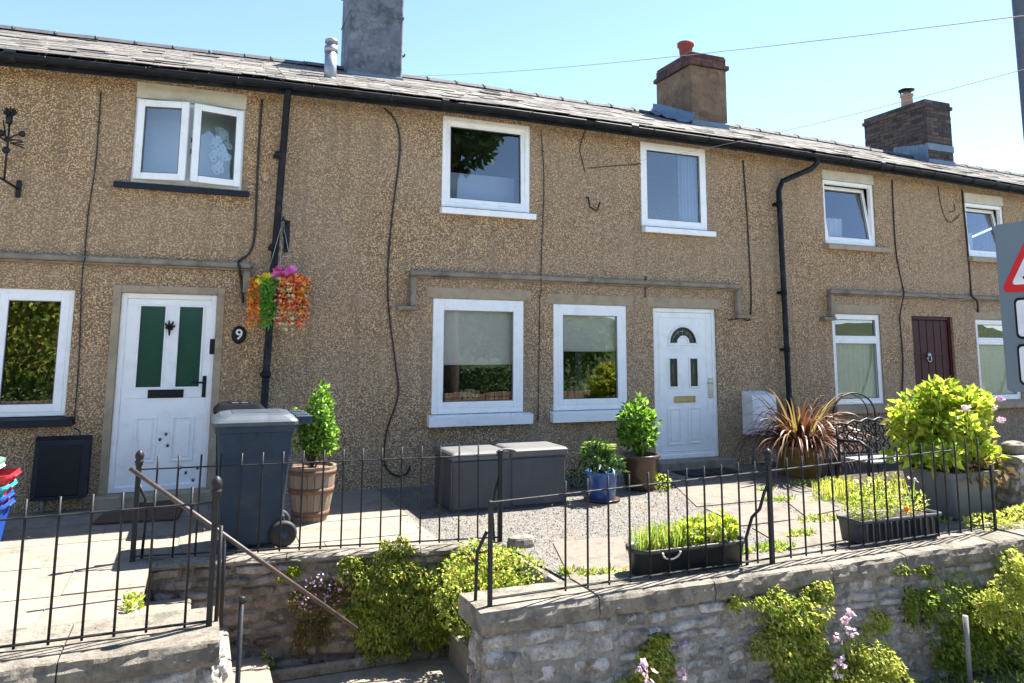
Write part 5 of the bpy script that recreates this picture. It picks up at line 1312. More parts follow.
mb = MB(); twigs(mb, (2.25, -3.2, -.72), cl, 30, .008); mb.build('stem', M['bark'], th)
p = P(136, 607, z=G); weed('little green weed at the corner of the pale paving beside the steps', (p.x-.02, p.y, G-.01), (.05, .1, .05), 110, M['lf_lime'], .035, .02)

# ------------------------------------------------------------------ things about the gardens
def rrect(x0, x1, y0, y1, e, z, n=5):
    pts = []
    for (px, py, a0) in ((x1-e, y1-e, 0), (x0+e, y1-e, PI/2), (x0+e, y0+e, PI), (x1-e, y0+e, 1.5*PI)):
        for k in range(n):
            t = a0+PI/2*k/(n-1); pts.append((px+math.cos(t)*e, py+math.sin(t)*e, z))
    return pts
def loft(mb, rings, smooth=True, cap0=True, cap1=True):
    n = len(rings[0]); vs = [p for r in rings for p in r]
    fs = [(i*n+k, i*n+(k+1) % n, (i+1)*n+(k+1) % n, (i+1)*n+k) for i in range(len(rings)-1) for k in range(n)]
    if cap0: fs.append(tuple(range(n))[::-1])
    if cap1: fs.append(tuple(range((len(rings)-1)*n, len(rings)*n)))
    mb.add(vs, fs, smooth)
def make_bin(label, ox, oy, m_body, m_lid, sc=1.):
    th = thing('wheelie_bin', label, 'bin', (ox, oy, G), 'wheelie bins by the paw-print door')
    def rr(x0, x1, h, e, z): return [(ox+p[0]*sc, oy+p[1]*sc, G+p[2]*sc) for p in rrect(x0, x1, -h, h, e, z)]
    mb = MB()
    loft(mb, [rr(-.22, .19, .215, .03, .03), rr(-.225, .20, .22, .035, .05), rr(-.245, .235, .245, .035, .5), rr(-.268, .262, .272, .035, .9), rr(-.27, .265, .274, .035, .91)], True, True, True)
    loft(mb, [rr(-.285, .275, .288, .04, .90), rr(-.295, .285, .298, .04, .905), rr(-.295, .285, .298, .04, .965), rr(-.28, .27, .285, .04, .97)], False, True, True)
    for x in (-.12, 0, .10): mb.box((ox+(x-.006)*sc, oy-.281*sc, G+.84*sc), (ox+(x+.006)*sc, oy-.25*sc, G+.9*sc), bev=.003)
    mb.box((ox+.19*sc, oy-.18*sc, G+.10*sc), (ox+.235*sc, oy+.18*sc, G+.24*sc), bev=.01)
    body = mb.build('body', m_body, th)
    mb = MB()
    loft(mb, [rr(-.315, .29, .312, .05, .955), rr(-.32, .295, .318, .05, .962), rr(-.32, .295, .318, .05, .985), rr(-.30, .285, .30, .06, 1.005), rr(-.26, .25, .26, .07, 1.035), rr(-.22, .22, .22, .08, 1.045)], False, True, True)
    for k in range(3): mb.box((ox-.18*sc, oy+(-.14+.12*k)*sc, G+1.043*sc), (ox+.18*sc, oy+(-.10+.12*k)*sc, G+1.052*sc), bev=.004)
    mb.build('lid', m_lid, th)
    mb = MB(); mb.tube([(ox+.385*sc, oy-.26*sc, G+1.0*sc), (ox+.385*sc, oy+.26*sc, G+1.0*sc)], .018*sc, 10)
    for yy in (-.25, -.08, .08, .25): mb.box((ox+.27*sc, oy+(yy-.012)*sc, G+.955*sc), (ox+.40*sc, oy+(yy+.012)*sc, G+1.025*sc), bev=.008)
    mb.build('handle', m_body, th)
    for yy in (-.235, .235):
        mb = MB(); T = Matrix.Rotation(PI/2, 4, 'X'); c = (ox+.22*sc, oy+yy*sc, G+.103*sc)
        mb.lathe(c, [(.04*sc, -.028), (.085*sc, -.028), (.100*sc, -.018), (.103*sc, 0), (.100*sc, .018), (.085*sc, .028), (.04*sc, .028)], 28, T)
        wh = mb.build('wheel', M['rubber'], th)
        mb = MB(); mb.lathe(c, [(0, -.022), (.03*sc, -.024), (.034*sc, -.03), (.034*sc, .03), (0, .03)], 18, T)
        for k in range(6):
            t = PI*k/3; mb.box((-.006, -.02, .03*sc), (.006, .02, .086*sc), Matrix.Translation(c)@Matrix.Rotation(t, 4, 'Y'))
        mb.lathe(c, [(.076*sc, -.024), (.087*sc, -.0285), (.087*sc, .0285), (.076*sc, .024)], 24, T)
        mb.build('hub', m_body, wh)
    mb = MB(); mb.tube([(ox+.22*sc, oy-.23*sc, G+.103*sc), (ox+.22*sc, oy+.23*sc, G+.103*sc)], .012, 8); mb.build('axle', M['steel'], th)
    return th
make_bin('slate-blue wheelie bin with paler grey lid behind the railing', .475, -2.03, M['bin'], M['bin_lid'], 1.0)
t = bpy.data.objects['wheelie_bin']; t.location.x += .015
for o_ in [k for k in t.children]+[g_ for k in t.children for g_ in k.children]:
    o_.data.transform(Matrix.Diagonal((1.10, 1.03, 1.035, 1))); o_.data.update()
t = make_bin('black wheelie bin half hidden behind the slate-blue one', .40, -1.15, M['bin_black'], M['bin_black'], 1.0)
for o_ in [k for k in t.children]+[g_ for k in t.children for g_ in k.children]:
    o_.data.transform(Matrix.Diagonal((.72, .8, 1.05, 1))@Matrix.Rotation(PI/2, 4, 'Z')); o_.data.update()
q0 = Vector((.40, -1.15, G+1.10)); MB().box((q0.x-.10, q0.y-.10, q0.z-.004), (q0.x+.11, q0.y-.02, q0.z+.003), Matrix.Identity(4), bev=.002).build('lid_label', M['bin_lid'], t)

# deck box
a_, b_ = P(449, 514, z=G), P(564, 504, z=G); x0, x1, y0 = a_.x+.03, b_.x+.03, a_.y; y1 = y0+.66; zt = P(566, 447, y=y0).z
th = thing('deck_box', 'low charcoal resin deck box with dusty lid under the picture windows', 'storage box', ((x0+x1)/2, y0, G))
mb = MB()
loft(mb, [rrect(x0+.015, x1-.015, y0+.015, y1-.015, .02, G), rrect(x0+.012, x1-.012, y0+.012, y1-.012, .02, zt-.06), ], False)
xm_ = (x0+x1)/2-.02
for (a, b) in ((x0+.03, xm_-.022), (xm_+.022, x1-.03)):
    mb.box((a, y0-.006, G+.02), (b, y0+.02, zt-.09), bev=.014)
    for k in range(int((b-a)/.02)): mb.box((a+.012+.02*k, y0-.009, G+.035), (a+.021+.02*k, y0-.002, zt-.105), bev=.002)
for (a, b) in ((y0+.04, (y0+y1)/2-.01), ((y0+y1)/2+.01, y1-.04)): mb.box((x0+.001, a, G+.02), (x0+.02, b, zt-.09), bev=.01)
mb.build('body', M['box_grey'], th)
for (xa, xb, dz) in ((x0-.01, xm_-.005, -.008), (xm_+.005, x1+.01, 0)):
    mb = MB(); zz = zt+dz; loft(mb, [rrect(xa+.005, xb-.005, y0-.008, y1, .02, zz-.075), rrect(xa, xb, y0-.012, y1+.004, .022, zz-.07), rrect(xa, xb, y0-.012, y1+.004, .022, zz-.018), rrect(xa+.016, xb-.016, y0+.006, y1-.01, .024, zz), rrect(xa+.05, xb-.05, y0+.05, y1-.05, .03, zz+.008)], False)
    mb.build('lid', M['box_lid'], th)
mb = MB(); c = (P(505, 452, y=y0).x, y0, zt-.02)
arch = [(c[0]+math.cos(PI*k/12)*.10, y0-.03, c[2]+.0+math.sin(PI*k/12)*.03) for k in range(13)]
mb.tube(arch, .014, 8); mb.box((c[0]-.09, y0-.018, c[2]-.015), (c[0]+.09, y0-.008, c[2]+.016), bev=.004); mb.build('handle', M['box_lid'], th)

# recycling boxes
random.seed(71)
def rbox(label, x0, x1, y0, y1, z0, h, mat, lid=None):
    th = thing('recycling_box', label, 'recycling box', ((x0+x1)/2, (y0+y1)/2, z0), 'recycling boxes stacked by the left window')
    def rr(o, z): return rrect(x0-o, x1+o, y0-o, y1+o, .05, z)
    mb = MB(); loft(mb, [rr(-.04, z0), rr(-.035, z0+.01), rr(0, z0+h-.04), rr(.02, z0+h-.036), rr(.026, z0+h-.02), rr(.024, z0+h), rr(.01, z0+h), rr(-.035, z0+.03)], False)
    mb.build('tub', mat, th)
    mb = MB(); mb.box((x1+.0, (y0+y1)/2-.1, z0+h-.03), (x1+.045, (y0+y1)/2+.1, z0+h-.012), bev=.006); mb.build('grip', mat, th)
    if lid:
        mb = MB(); loft(mb, [rr(.02, z0+h+.002), rr(.03, z0+h+.006), rr(.03, z0+h+.03), rr(.0, z0+h+.045), rr(-.06, z0+h+.04)], False); mb.build('lid', lid, th)
zb = G
rbox('deep blue recycling box at the bottom of the stack by the left window', -1.95, -1.40, -1.52, -1.10, zb, .34, M['rb_blue'])
rbox('blue recycling box nested second in the stack by the left window', -1.95, -1.41, -1.53, -1.11, zb+.085, .32, M['rb_blue'])
rbox('teal recycling box nested under the red one', -1.96, -1.40, -1.51, -1.09, zb+.17, .32, M['rb_teal'])
rbox('red recycling box near the top of the stack', -1.95, -1.38, -1.50, -1.10, zb+.255, .32, M['rb_red'])
rbox('white recycling caddy with green lid on top of the stack', -1.95, -1.50, -1.48, -1.12, zb+.38, .26, M['rb_white'], M['rb_green'])

# black cabinet on the wall under the sill
x0, x1 = P(30, 470, y=-.2).x, P(90, 470, y=0).x; z1, z0 = P(60, 441, y=-.2).z, P(60, 499, y=-.2).z
th = thing('meter_cabinet', 'low black meter cabinet on the wall under the left window sill', 'cabinet', ((x0+x1)/2, 0, z0))
mb = MB(); vs = [(x0, -.004, z0), (x1, -.004, z0), (x1, -.004, z1+.03), (x0, -.004, z1+.03), (x0+.02, -.24, z0), (x1, -.24, z0), (x1, -.16, z1), (x0+.02, -.16, z1)]
mb.add(vs, [(0, 3, 2, 1), (4, 5, 6, 7), (0, 1, 5, 4), (1, 2, 6, 5), (2, 3, 7, 6), (3, 0, 4, 7)]); mb.build('case', M['sill_black'], th)
mb = MB(); fy = lambda z: -.24+.08*(z-z0)/(z1-z0)
a, b, c_, d_ = x0+.06, x1-.075, z0+.04, z1-.06
mb.add([(a, fy(c_)-.006, c_), (b, fy(c_)-.006, c_), (b, fy(d_)-.006, d_), (a, fy(d_)-.006, d_), (a-.02, fy(c_)+.004, c_-.02), (b+.02, fy(c_)+.004, c_-.02), (b+.02, fy(d_)+.004, d_+.02), (a-.02, fy(d_)+.004, d_+.02)], [(0, 1, 2, 3), (4, 5, 1, 0), (5, 6, 2, 1), (6, 7, 3, 2), (7, 4, 0, 3)]); mb.build('door', M['black'], th)
mb = MB(); mb.tube([(x0+.12, -.1, G), (x0+.12, -.1, z0+.01)], .025, 12); mb.build('supply_pipe', M['sand_pipe'], th)

# door mats
T = Matrix.Translation((-.42, -.62, G+.002))@Matrix.Rotation(math.radians(-6), 4, 'Z')
mb = MB(); mb.box((-.36, -.27, 0), (.36, .27, .022), T, bev=.006); tag(mb.build('door_mat', M['mat_brown'], None, (-.42, -.62, G)), 'brown coir mat before the paw-print door', 'door mat')
mb = MB(); mb.box((5.88, -.74, G+.016), (6.72, -.30, G+.026), bev=.004)
for i in range(4): mb.box((5.93+.2*i, -.70, G+.0255), (6.10+.2*i, -.34, G+.034), bev=.003)
tag(mb.build('door_mat', M['mat_black'], None, (6.3, -.52, G+.016)), 'black rubber mat before the fan-light white door', 'door mat')

# meter box by the fan-light door
x0, x1 = P(742, 410, y=0).x, P(777, 410, y=-.26).x; z1, z0 = P(742, 396, y=-.26).z, P(742, 437, y=-.26).z
th = thing('meter_box', 'pinkish white meter box on the wall beside the fan-light door', 'meter box', ((x0+x1)/2, 0, z0))
mb = MB(); mb.add([(x0, -.004, z0), (x1, -.004, z0), (x1, -.004, z1+.05), (x0, -.004, z1+.05), (x0, -.24, z0), (x1, -.24, z0), (x1, -.22, z1), (x0, -.22, z1)], [(0, 3, 2, 1), (4, 5, 6, 7), (0, 1, 5, 4), (1, 2, 6, 5), (2, 3, 7, 6), (3, 0, 4, 7)]); mb.build('case', M['gasbox'], th)
mb = MB(); fy = lambda z: -.24+.02*(z-z0)/(z1-z0)
a, b, c_, d_ = x0-.008, x1+.008, z0+.01, z1-.012
mb.add([(a, fy(c_)-.018, c_), (b, fy(c_)-.018, c_), (b, fy(d_)-.018, d_), (a, fy(d_)-.018, d_), (a, fy(c_)-.002, c_), (b, fy(c_)-.002, c_), (b, fy(d_)-.002, d_), (a, fy(d_)-.002, d_)], [(0, 1, 2, 3), (4, 5, 1, 0), (5, 6, 2, 1), (6, 7, 3, 2), (7, 4, 0, 3), (4, 7, 6, 5)]); mb.build('door', M['gasbox'], th)
mb = MB(); mb.tube([(x0+.10, -.1, z0+.01), (x0+.10, -.1, G)], .03, 12); mb.build('supply_pipe', M['sand_pipe'], th)

# number plaque
def text_mesh(txt, size, ext, T, name, mat, par):
    cu = bpy.data.curves.new('glyph', 'FONT'); cu.body = txt; cu.size = size; cu.extrude = ext; cu.align_x = 'CENTER'; cu.align_y = 'CENTER'; cu.offset = size*.012
    o = bpy.data.objects.new('glyph', cu); COL.objects.link(o)
    dg = bpy.context.evaluated_depsgraph_get(); me = bpy.data.meshes.new_from_object(o.evaluated_get(dg))
    bpy.data.objects.remove(o); bpy.data.curves.remove(cu)
    org = WL[par.name]; me.transform(Matrix.Translation(-org)@T); me.materials.clear(); me.materials.append(mat); me.name = name
    ob = bpy.data.objects.new(name, me); COL.objects.link(ob); ob.parent = par; WL[ob.name] = org; return ob
c = P(239, 335, y=-.01)
th = thing('house_number', 'oval black plaque with a white number 9 beside the door', 'number plaque', c)
MB().lathe((c.x, -.004, c.z), [(.0, .018), (.068, .018), (.076, .012), (.076, 0)], 28, Matrix.Rotation(PI/2, 4, 'X'), True, 0, 1., 1.)
mb = MB(); T = Matrix.Rotation(PI/2, 4, 'X'); mb.lathe((c.x, -.002, c.z), [(.078, 0), (.078, .012), (.070, .018), (0, .018)], 32, Matrix.Scale(1.28, 4, (0, 0, 1))@T)
mb.build('plate', M['black'], th)
text_mesh('9', .16, .001, Matrix.Translation((c.x, -.0222, c.z))@Matrix.Rotation(PI/2, 4, 'X'), 'numeral', M['white_paint'], th)

# hanging basket
random.seed(81)
c = P(279, 300, y=-.36); bz = P(279, 282, y=-.36).z; tz = P(284, 222, y=-.12).z
br = thing('basket_bracket', 'black scrolled bracket carrying the flower basket beside the drainpipe', 'bracket', (P(287, 235, y=0).x, 0, tz))
w0 = P(287, 235, y=-.01); mb = MB(); mb.box((w0.x-.03, -.018, w0.z-.2), (w0.x+.03, -.002, w0.z+.17), bev=.006); mb.build('plate', M['iron'], br)
mb = MB(); mb.tube([(w0.x, -.01, tz), (c.x+.02, -.2, tz+.02), (c.x, -.40, tz+.01)], .011, 8); mb.tube([(w0.x, -.01, w0.z-.15), (c.x+.03, -.14, tz-.14), (c.x, -.30, tz)], .009, 8)
mb.tube([(c.x, -.36-.03*math.cos(t), tz-.02+.03*math.sin(t)) for t in [i*PI*1.4/10 for i in range(11)]], .008, 6); mb.build('arm', M['iron'], br)
th = thing('hanging_basket', 'hanging basket trailing red, orange and green silk flowers', 'hanging basket', (c.x, -.36, bz))
mb = MB(); mb.lathe((c.x, -.36, bz-.19), [(.06, 0), (.13, .04), (.175, .11), (.19, .19), (.18, .19), (.12, .06)], 24); mb.build('basket', M['bark'], th)
mb = MB()
for k in range(3):
    t = 2*PI*k/3+.4; mb.tube([(c.x, -.36, tz-.03), (c.x+math.cos(t)*.18, -.36+math.sin(t)*.18, bz)], .004, 5)
mb.build('chain', M['steel'], th)
def trail(mats_n, t0, t1, lmin, lmax, nstr, stepn, rad, name, mat, leafy=False):
    for _ in range(nstr):
        fb = MB(); t = U(t0, t1); r = U(.16, .27); x, y = c.x+math.cos(t)*r*1.15, -.36+math.sin(t)*r*.9; L_ = U(lmin, lmax)
        k = 0.
        while k < L_:
            q = Vector((x+U(-.03, .03), y+U(-.03, .03), bz+.02-k)); k += stepn
            if leafy:
                for _ in range(3): fb.leaf(q, (rdir(-.3)), rdir(.2), U(.04, .07), .02, .15, 0, .2)
            else: blooms(fb, [q], rad, 5, U(.1, .8))
        fb.build(name, M[mat], th)
trail(0, 2.5, 4.0, .30, .54, 22, .04, .03, 'orange_trail', 'orange_fl')
trail(0, 3.9, 4.4, .38, .54, 12, .032, .03, 'green_trail', 'silk_green', True)
trail(0, 4.45, 6.9, .28, .58, 40, .046, .029, 'red_trail', 'red_fl')
trail(0, 2.6, 4.3, .3, .52, 12, .045, .028, 'red_trail', 'red_fl')
trail(0, 4.6, 6.9, .2, .50, 20, .05, .032, 'coral_trail', 'orange_fl')
trail(0, 4.5, 6.8, .40, .62, 18, .06, .026, 'cream_trail', 'cream_fl')
trail(0, 0, 6.28, .1, .46, 34, .055, .03, 'foliage', 'silk_green', True)
fb = MB(); blooms(fb, [(c.x+U(-.08, .12), -.45+U(-.1, .1), bz+U(.05, .13)) for _ in range(26)], .055, 6, .4); fb.build('pink_bloom', M['pink'], th)
fb = MB(); blooms(fb, [(c.x+U(.02, .24), -.5+U(-.1, .1), bz+U(-.02, .07)) for _ in range(36)], .035, 6, .4); fb.build('red_bloom', M['red_fl'], th)
fb = MB(); blooms(fb, [(c.x-.19+U(-.05, .05), -.52+U(-.04, .04), bz+U(-.02, .04)) for _ in range(9)], .06, 7, .5); fb.build('yellow_bloom', M['yellow_fl'], th)

# ironwork on the wall at the left edge
pl = P(18, 189, y=-.01); th = thing('weather_vane', 'black wrought iron weather vane on a wall bracket above the left window', 'weather vane', (pl.x, 0, pl.z))
mb = MB(); mb.box((pl.x-.02, -.022, pl.z-.09), (pl.x+.03, -.002, pl.z+.09), bev=.005); mb.build('plate', M['iron'], th)
e0 = P(4, 180, y=-.34); mb = MB(); mb.tube([(pl.x, -.02, pl.z+.0), e0, e0+Vector((-.06, -.12, .02))], .012, 8); mb.tube([e0, (e0.x, e0.y, P(8, 118, y=-.34).z)], .010, 8); mb.build('arm', M['iron'], th)
mb = MB()
for (u, v, r) in ((6, 150, .035), (22, 134, .032), (1, 133, .035)):
    q = P(u, v, y=-.34); mb.lathe(q, [(r*math.sin(PI*k/8), -r*math.cos(PI*k/8)) for k in range(9)], 14)
q = P(6, 141, y=-.34); a = P(22, 134, y=-.34); b = P(-12, 134, y=-.34)
for s_ in (a, b, P(24, 142, y=-.34), P(3, 120, y=-.34)): mb.tube([q, q.lerp(s_, .5)+Vector((0, 0, .02)), s_], [.012, .008, .005], 6)
r2 = P(24, 147, y=-.34)
for k in range(3): mb.tube([P(10, 143, y=-.34), r2+Vector((0, 0, .03*k-.01))], .006, 5)
mb.build('pointer', M['iron'], th)
mb = MB(); q = P(10, 112, y=-.34)
for k in range(9):
    t = 2*PI*k/9
    for s_ in (.6, 1.): mb.leaf(q-Vector((0, 0, .06)), Vector((math.cos(t)*s_, math.sin(t)*s_*.6, 1.2)), Vector((math.cos(t), math.sin(t), 0)), .12, .05, .2)
mb.tube([q-Vector((0, 0, .12)), q-Vector((0, 0, .04))], .03, 8); mb.build('finial', M['iron'], th)

# vases on the inner sills
for lab, (x, hz_), in (('small vase of cream flowers in the left picture window', (3.12, .72)), ('taller glass vase of cream flowers in the right picture window', (4.58, .72))):
    v0 = P(468 if x < 4 else 578, 400, y=.27); x = v0.x
    th = thing('flower_vase', lab, 'vase', (x, .27, hz_))
    hh = .10 if x < 4 else .16
    mb = MB(); mb.lathe((x, .27, hz_), [(.035, 0), (.05, .03), (.045, hh*.7), (.035, hh), (.045, hh+.01)], 18); mb.build('vase', M['rb_teal'] if x > 4 else M['blue_glaze'], th)
    cl = [((x, .27, hz_+hh+.06), (.09, .06, .05))]
    mb = MB(); leaves(mb, cl, 60, .05, .025, .3); mb.build('foliage', M['lf_dark'], th)
    mb = MB(); blooms(mb, [ell((x, .22, hz_+hh+.10), (.12, .05, .05))[0] for _ in range(46)], .04, 6, .5); mb.build('blossom', M['cream_fl'], th)
for (a, b) in ((2.65, 3.87), (4.29, 5.40)): MB().box((a, .152, .67), (b, .40, .718), bev=.004).build('window_board', M['upvc'], HB)

# garden seat, arch and end pier on the right
random.seed(91)
def cast_seat(x0, x1, yf, yb, zs, zb):
    th = thing('garden_bench', 'black ornate cast iron bench behind the grey ribbed trough', 'bench', ((x0+x1)/2, yf, G))
    mb = MB()
    for i in range(7): yy = yf+(yb-yf)*i/6; mb.box((x0, yy-.022, zs-.012), (x1, yy+.022, zs+.012), bev=.004)
    mb.build('seat', M['steel'], th)
    mb = MB()
    n = 9
    for i in range(n):
        xc = x0+(x1-x0)*(i+.5)/n; r = (x1-x0)/n*.52
        for zc in (zs+.10, zs+.22, zs+.33):
            mb.tube([(xc+math.cos(t)*r*(1-t/14), yb+.02, zc+math.sin(t)*r*(1-t/14)) for t in [k*2*PI*1.25/16 for k in range(17)]], .009, 5)
    top = [(x0+(x1-x0)*k/24, yb+.02, zb+.05*math.sin(PI*k/24)+.015*math.sin(k*1.6)) for k in range(25)]
    mb.tube(top, .016, 8); mb.tube([(x0, yb+.02, zs+.04), (x1, yb+.02, zs+.04)], .012, 6); mb.build('backrest', M['iron'], th)
    for x in (x0, x1):
        mb = MB(); mb.tube([(x, yf, G), (x, yf+.02, zs-.1), (x, yf-.01, zs+.16), (x, yf+.12, zs+.22), (x, yb, zs+.20)], .017, 8); mb.build('arm', M['iron'], th)
        mb = MB(); mb.tube([(x, yb+.08, G), (x, yb, zs), (x, yb+.02, zb)], .017, 8); mb.build('leg', M['iron'], th)
cast_seat(7.05, 8.35, -2.45, -2.02, .25, .62)
a0, a1 = P(834, 430, y=-1.3), P(876, 430, y=-1.3); top = P(855, 393, y=-1.3).z
mb = MB(); r = (a1.x-a0.x)/2; pts = [(a0.x, -1.3, G)]+[(a0.x+r-math.cos(PI*k/16)*r, -1.3, top-r*.75+math.sin(PI*k/16)*r*.75) for k in range(17)]+[(a1.x, -1.3, G)]
mb.tube(pts, .011, 6); mb.tube([(p[0], p[1]+.12, p[2]-.01) for p in pts], .008, 6)
tag(mb.build('garden_arch', M['iron'], None, (a0.x+r, -1.3, G)), 'thin black hoop standing under the right-hand net-curtained window', 'garden hoop')
th = thing('stone_pier', 'grey stone pier with a pale sunlit coping behind the hydrangea', 'pier', (8.2, -3.6, G))
mb = MB(); mb.box((7.62, -3.76, G-.1), (9.2, -3.40, .40)); mb.build('wall_core', M['mortar'], th)
sm = MB(); stone_face(sm, (7.62, -3.75), (9.2, -3.75), G, .40, .10, .15, .16, .36); stone_face(sm, (7.63, -3.40), (7.63, -3.76), G, .40, .10, .15, .14, .26); sm.build('stonework', M['rubble'], th)
cp = MB(); coping(cp, (7.58, -3.78), (9.25, -3.78), .42, .40, .47, .03); cp.build('coping', M['paving'], th)
boulder('white_stone', (7.78, -3.62, .465), (.13, .09, .07), M['coping'], 'pale rounded stone resting on the grey stone pier')
# plastic stake at the wall foot
c = P(967, 640, y=-4.52); zt = P(967, 618, y=-4.52).z
mb = MB(); mb.tube([(c.x, -4.52, PV), (c.x, -4.52, zt+.02)], .020, 12); tag(mb.build('grey_pipe', M['sand_pipe'], None, (c.x, -4.52, PV)), 'short grey plastic pipe standing among the dark creeper', 'pipe')
mb = MB(); random.seed(95)
for _ in range(420):
    x, y = U(3.6, 7.5), U(-4.9, -4.36); b = Vector((x, y, PV))
    for k in range(4): mb.leaf(b+rdir()*.02, rdir(.7), rdir(.5), U(.03, .08), U(.012, .03), .15)
o = mb.build('verge_weeds', M['lf_wall_dk']); o['kind'] = 'stuff'
mb = MB()
for _ in range(500):
    x, y = U(4.2, 7.5), U(-5.1, -4.45); mb.leaf(Vector((x, y, PV+.006)), Vector((U(-1, 1), U(-1, 1), .15)), Vector((0, 0, 1)), U(.02, .05), .018, .1)
for _ in range(420):
    x, y = U(-2.4, 7.3), U(-3.9, -.15)
    if -.3 < x < 2.6 and y < wl(x)+.25: continue
    mb.leaf(Vector((x, y, G+.022)), Vector((U(-1, 1), U(-1, 1), .1)), Vector((0, 0, 1)), U(.012, .035), .012, .1)
o = mb.build('leaf_litter', M['lf_dry']); o['kind'] = 'stuff'

# lamp post and road sign
th = thing('lamp_post', 'tall dark grey lamp post at the pavement edge carrying the road sign', 'lamp post', (6.31, -5.0, PV))
mb = MB(); mb.lathe((6.31, -5.0, PV), [(.10, 0), (.10, 1.0), (.095, 1.02), (.075, 1.06), (.072, 5.2), (.06, 11.6)], 20); mb.build('column', M['post_grey'], th)
mb = MB(); mb.tube([(6.31, -5.0, PV+11.55), (6.31, -5.2, PV+11.9), (6.31, -5.9, PV+12.0)], .04, 10); mb.build('bracket_arm', M['post_grey'], th)
mb = MB(); loft(mb, [rrect(6.20, 6.42, -6.6, -5.85, .08, PV+11.95), rrect(6.18, 6.44, -6.62, -5.84, .09, PV+12.0), rrect(6.22, 6.40, -6.55, -5.9, .07, PV+12.1)], True); mb.build('lantern', M['post_grey'], th)
sx = 6.10; yl_, yr_ = -4.745, -5.365; zt, zb = P(995, 225, x=sx).z, P(1004, 391, x=sx).z
th = thing('road_sign', 'grey road sign with red triangle and two plates on the lamp post', 'road sign', (sx, -5.05, zb))
mb = MB(); vs = []
T = Matrix(((0, 0, 1, sx), (-1, 0, 0, 0), (0, 1, 0, 0), (0, 0, 0, 1)))   # sheet local (right, up) -> world (-y, z); faces -x
def SY(y): return -y
def plate(poly, d0, d1, mat, name):
    mb = MB(); n = len(poly); vs = [(sx-d1, y, z) for y, z in poly]+[(sx-d0, y, z) for y, z in poly]
    mb.add(vs, [tuple(range(n)), tuple(reversed(range(n, 2*n)))]+[(i, n+i, n+(i+1) % n, (i+1) % n) for i in range(n)]); return mb.build(name, mat, th)
def rr2(y0, y1, z0, z1, e, n=6):
    return [(p[0], p[1]) for p in rrect(y0, y1, z0, z1, e, 0, n)]
plate(rr2(yr_, yl_, zb, zt, .03), -.004, 0, M['sign_grey'], 'panel')
def tri(cy, z0, w, e, n=5):
    h = w*.866; cs = [(cy+w/2, z0), (cy, z0+h), (cy-w/2, z0)]; gx, gz = cy, z0+h/3; out = []
    for (py, pz), a in zip(cs, (-PI/6-PI/3, PI/6, PI*5/6)):
        vy, vz = gx-py, gz-pz; l = math.hypot(vy, vz); oy, oz = py+vy/l*2*e, pz+vz/l*2*e
        for k in range(n):
            t = a+2*PI/3*k/(n-1); out.append((oy+math.cos(t)*e, oz+math.sin(t)*e))
    return out
cyc = -5.055
plate(tri(cyc, 1.985, .60, .04), .001, .005, M['sign_red'], 'red_triangle')
plate(tri(cyc, 2.045, .40, .02), .006, .009, M['sign_white'], 'white_triangle')
plate(rr2(cyc-.11, cyc+.10, 2.085, 2.11, .008)+[], .010, .012, M['black'], 'symbol')
for (v0, v1, ul) in ((299, 339, 1015.5), (345, 385, 1018.5)):
    y_ = P(ul, (v0+v1)/2, x=sx).y; z1_, z0_ = P(ul, v0-1, x=sx).z, P(ul, v1, x=sx).z; yb_ = 2*cyc-y_
    plate(rr2(min(y_, yb_), max(y_, yb_), z0_, z1_, .04), .001, .004, M['black'], 'plate_border')
    plate(rr2(min(y_, yb_)+.02, max(y_, yb_)-.02, z0_+.02, z1_-.02, .03), .005, .008, M['sign_white'], 'plate')
mb = MB()
for z in (zb+.25, zt-.25): mb.box((sx+.004, -5.35, z-.02), (sx+.03, -4.76, z+.02), bev=.004); mb.box((sx+.03, -5.09, z-.015), (6.25, -4.91, z+.015), bev=.004)
mb.build('fixing_rail', M['steel'], th)

# overhead wires
def wire(label, pts, r=.006):
    a, b, c_ = [Vector(p) for p in pts]; out = []
    for k in range(33):
        t = k/32; out.append(a*(1-t)*(1-t)+c_*2*t*(1-t)*1.0*0+b*0+(a*(1-t)+b*t)*(1-(1-t)**2)) if False else out.append(a*(1-t)+b*t-Vector((0, 0, 4*c_.z*t*(1-t))))
    mb = MB(); mb.tube(out, r, 6); tag(mb.build('overhead_wire', M['wire'], None, a), label, 'wire', 'overhead wires')
wa = P(403, 76, y=1.6); wb = P(1016, 2, y=-7.0); wire('upper overhead wire crossing the sky in front of the brown rendered chimney', (wa, wb+(wb-wa)*.25, (0, 0, .10)), .0022)
wa = P(588, 168, y=-.03); wb = P(1014, 48, y=-6.2); wire('lower overhead wire rising from the wall hook above the upstairs windows', (wa, wb+(wb-wa)*.5, (0, 0, .16)), .002)

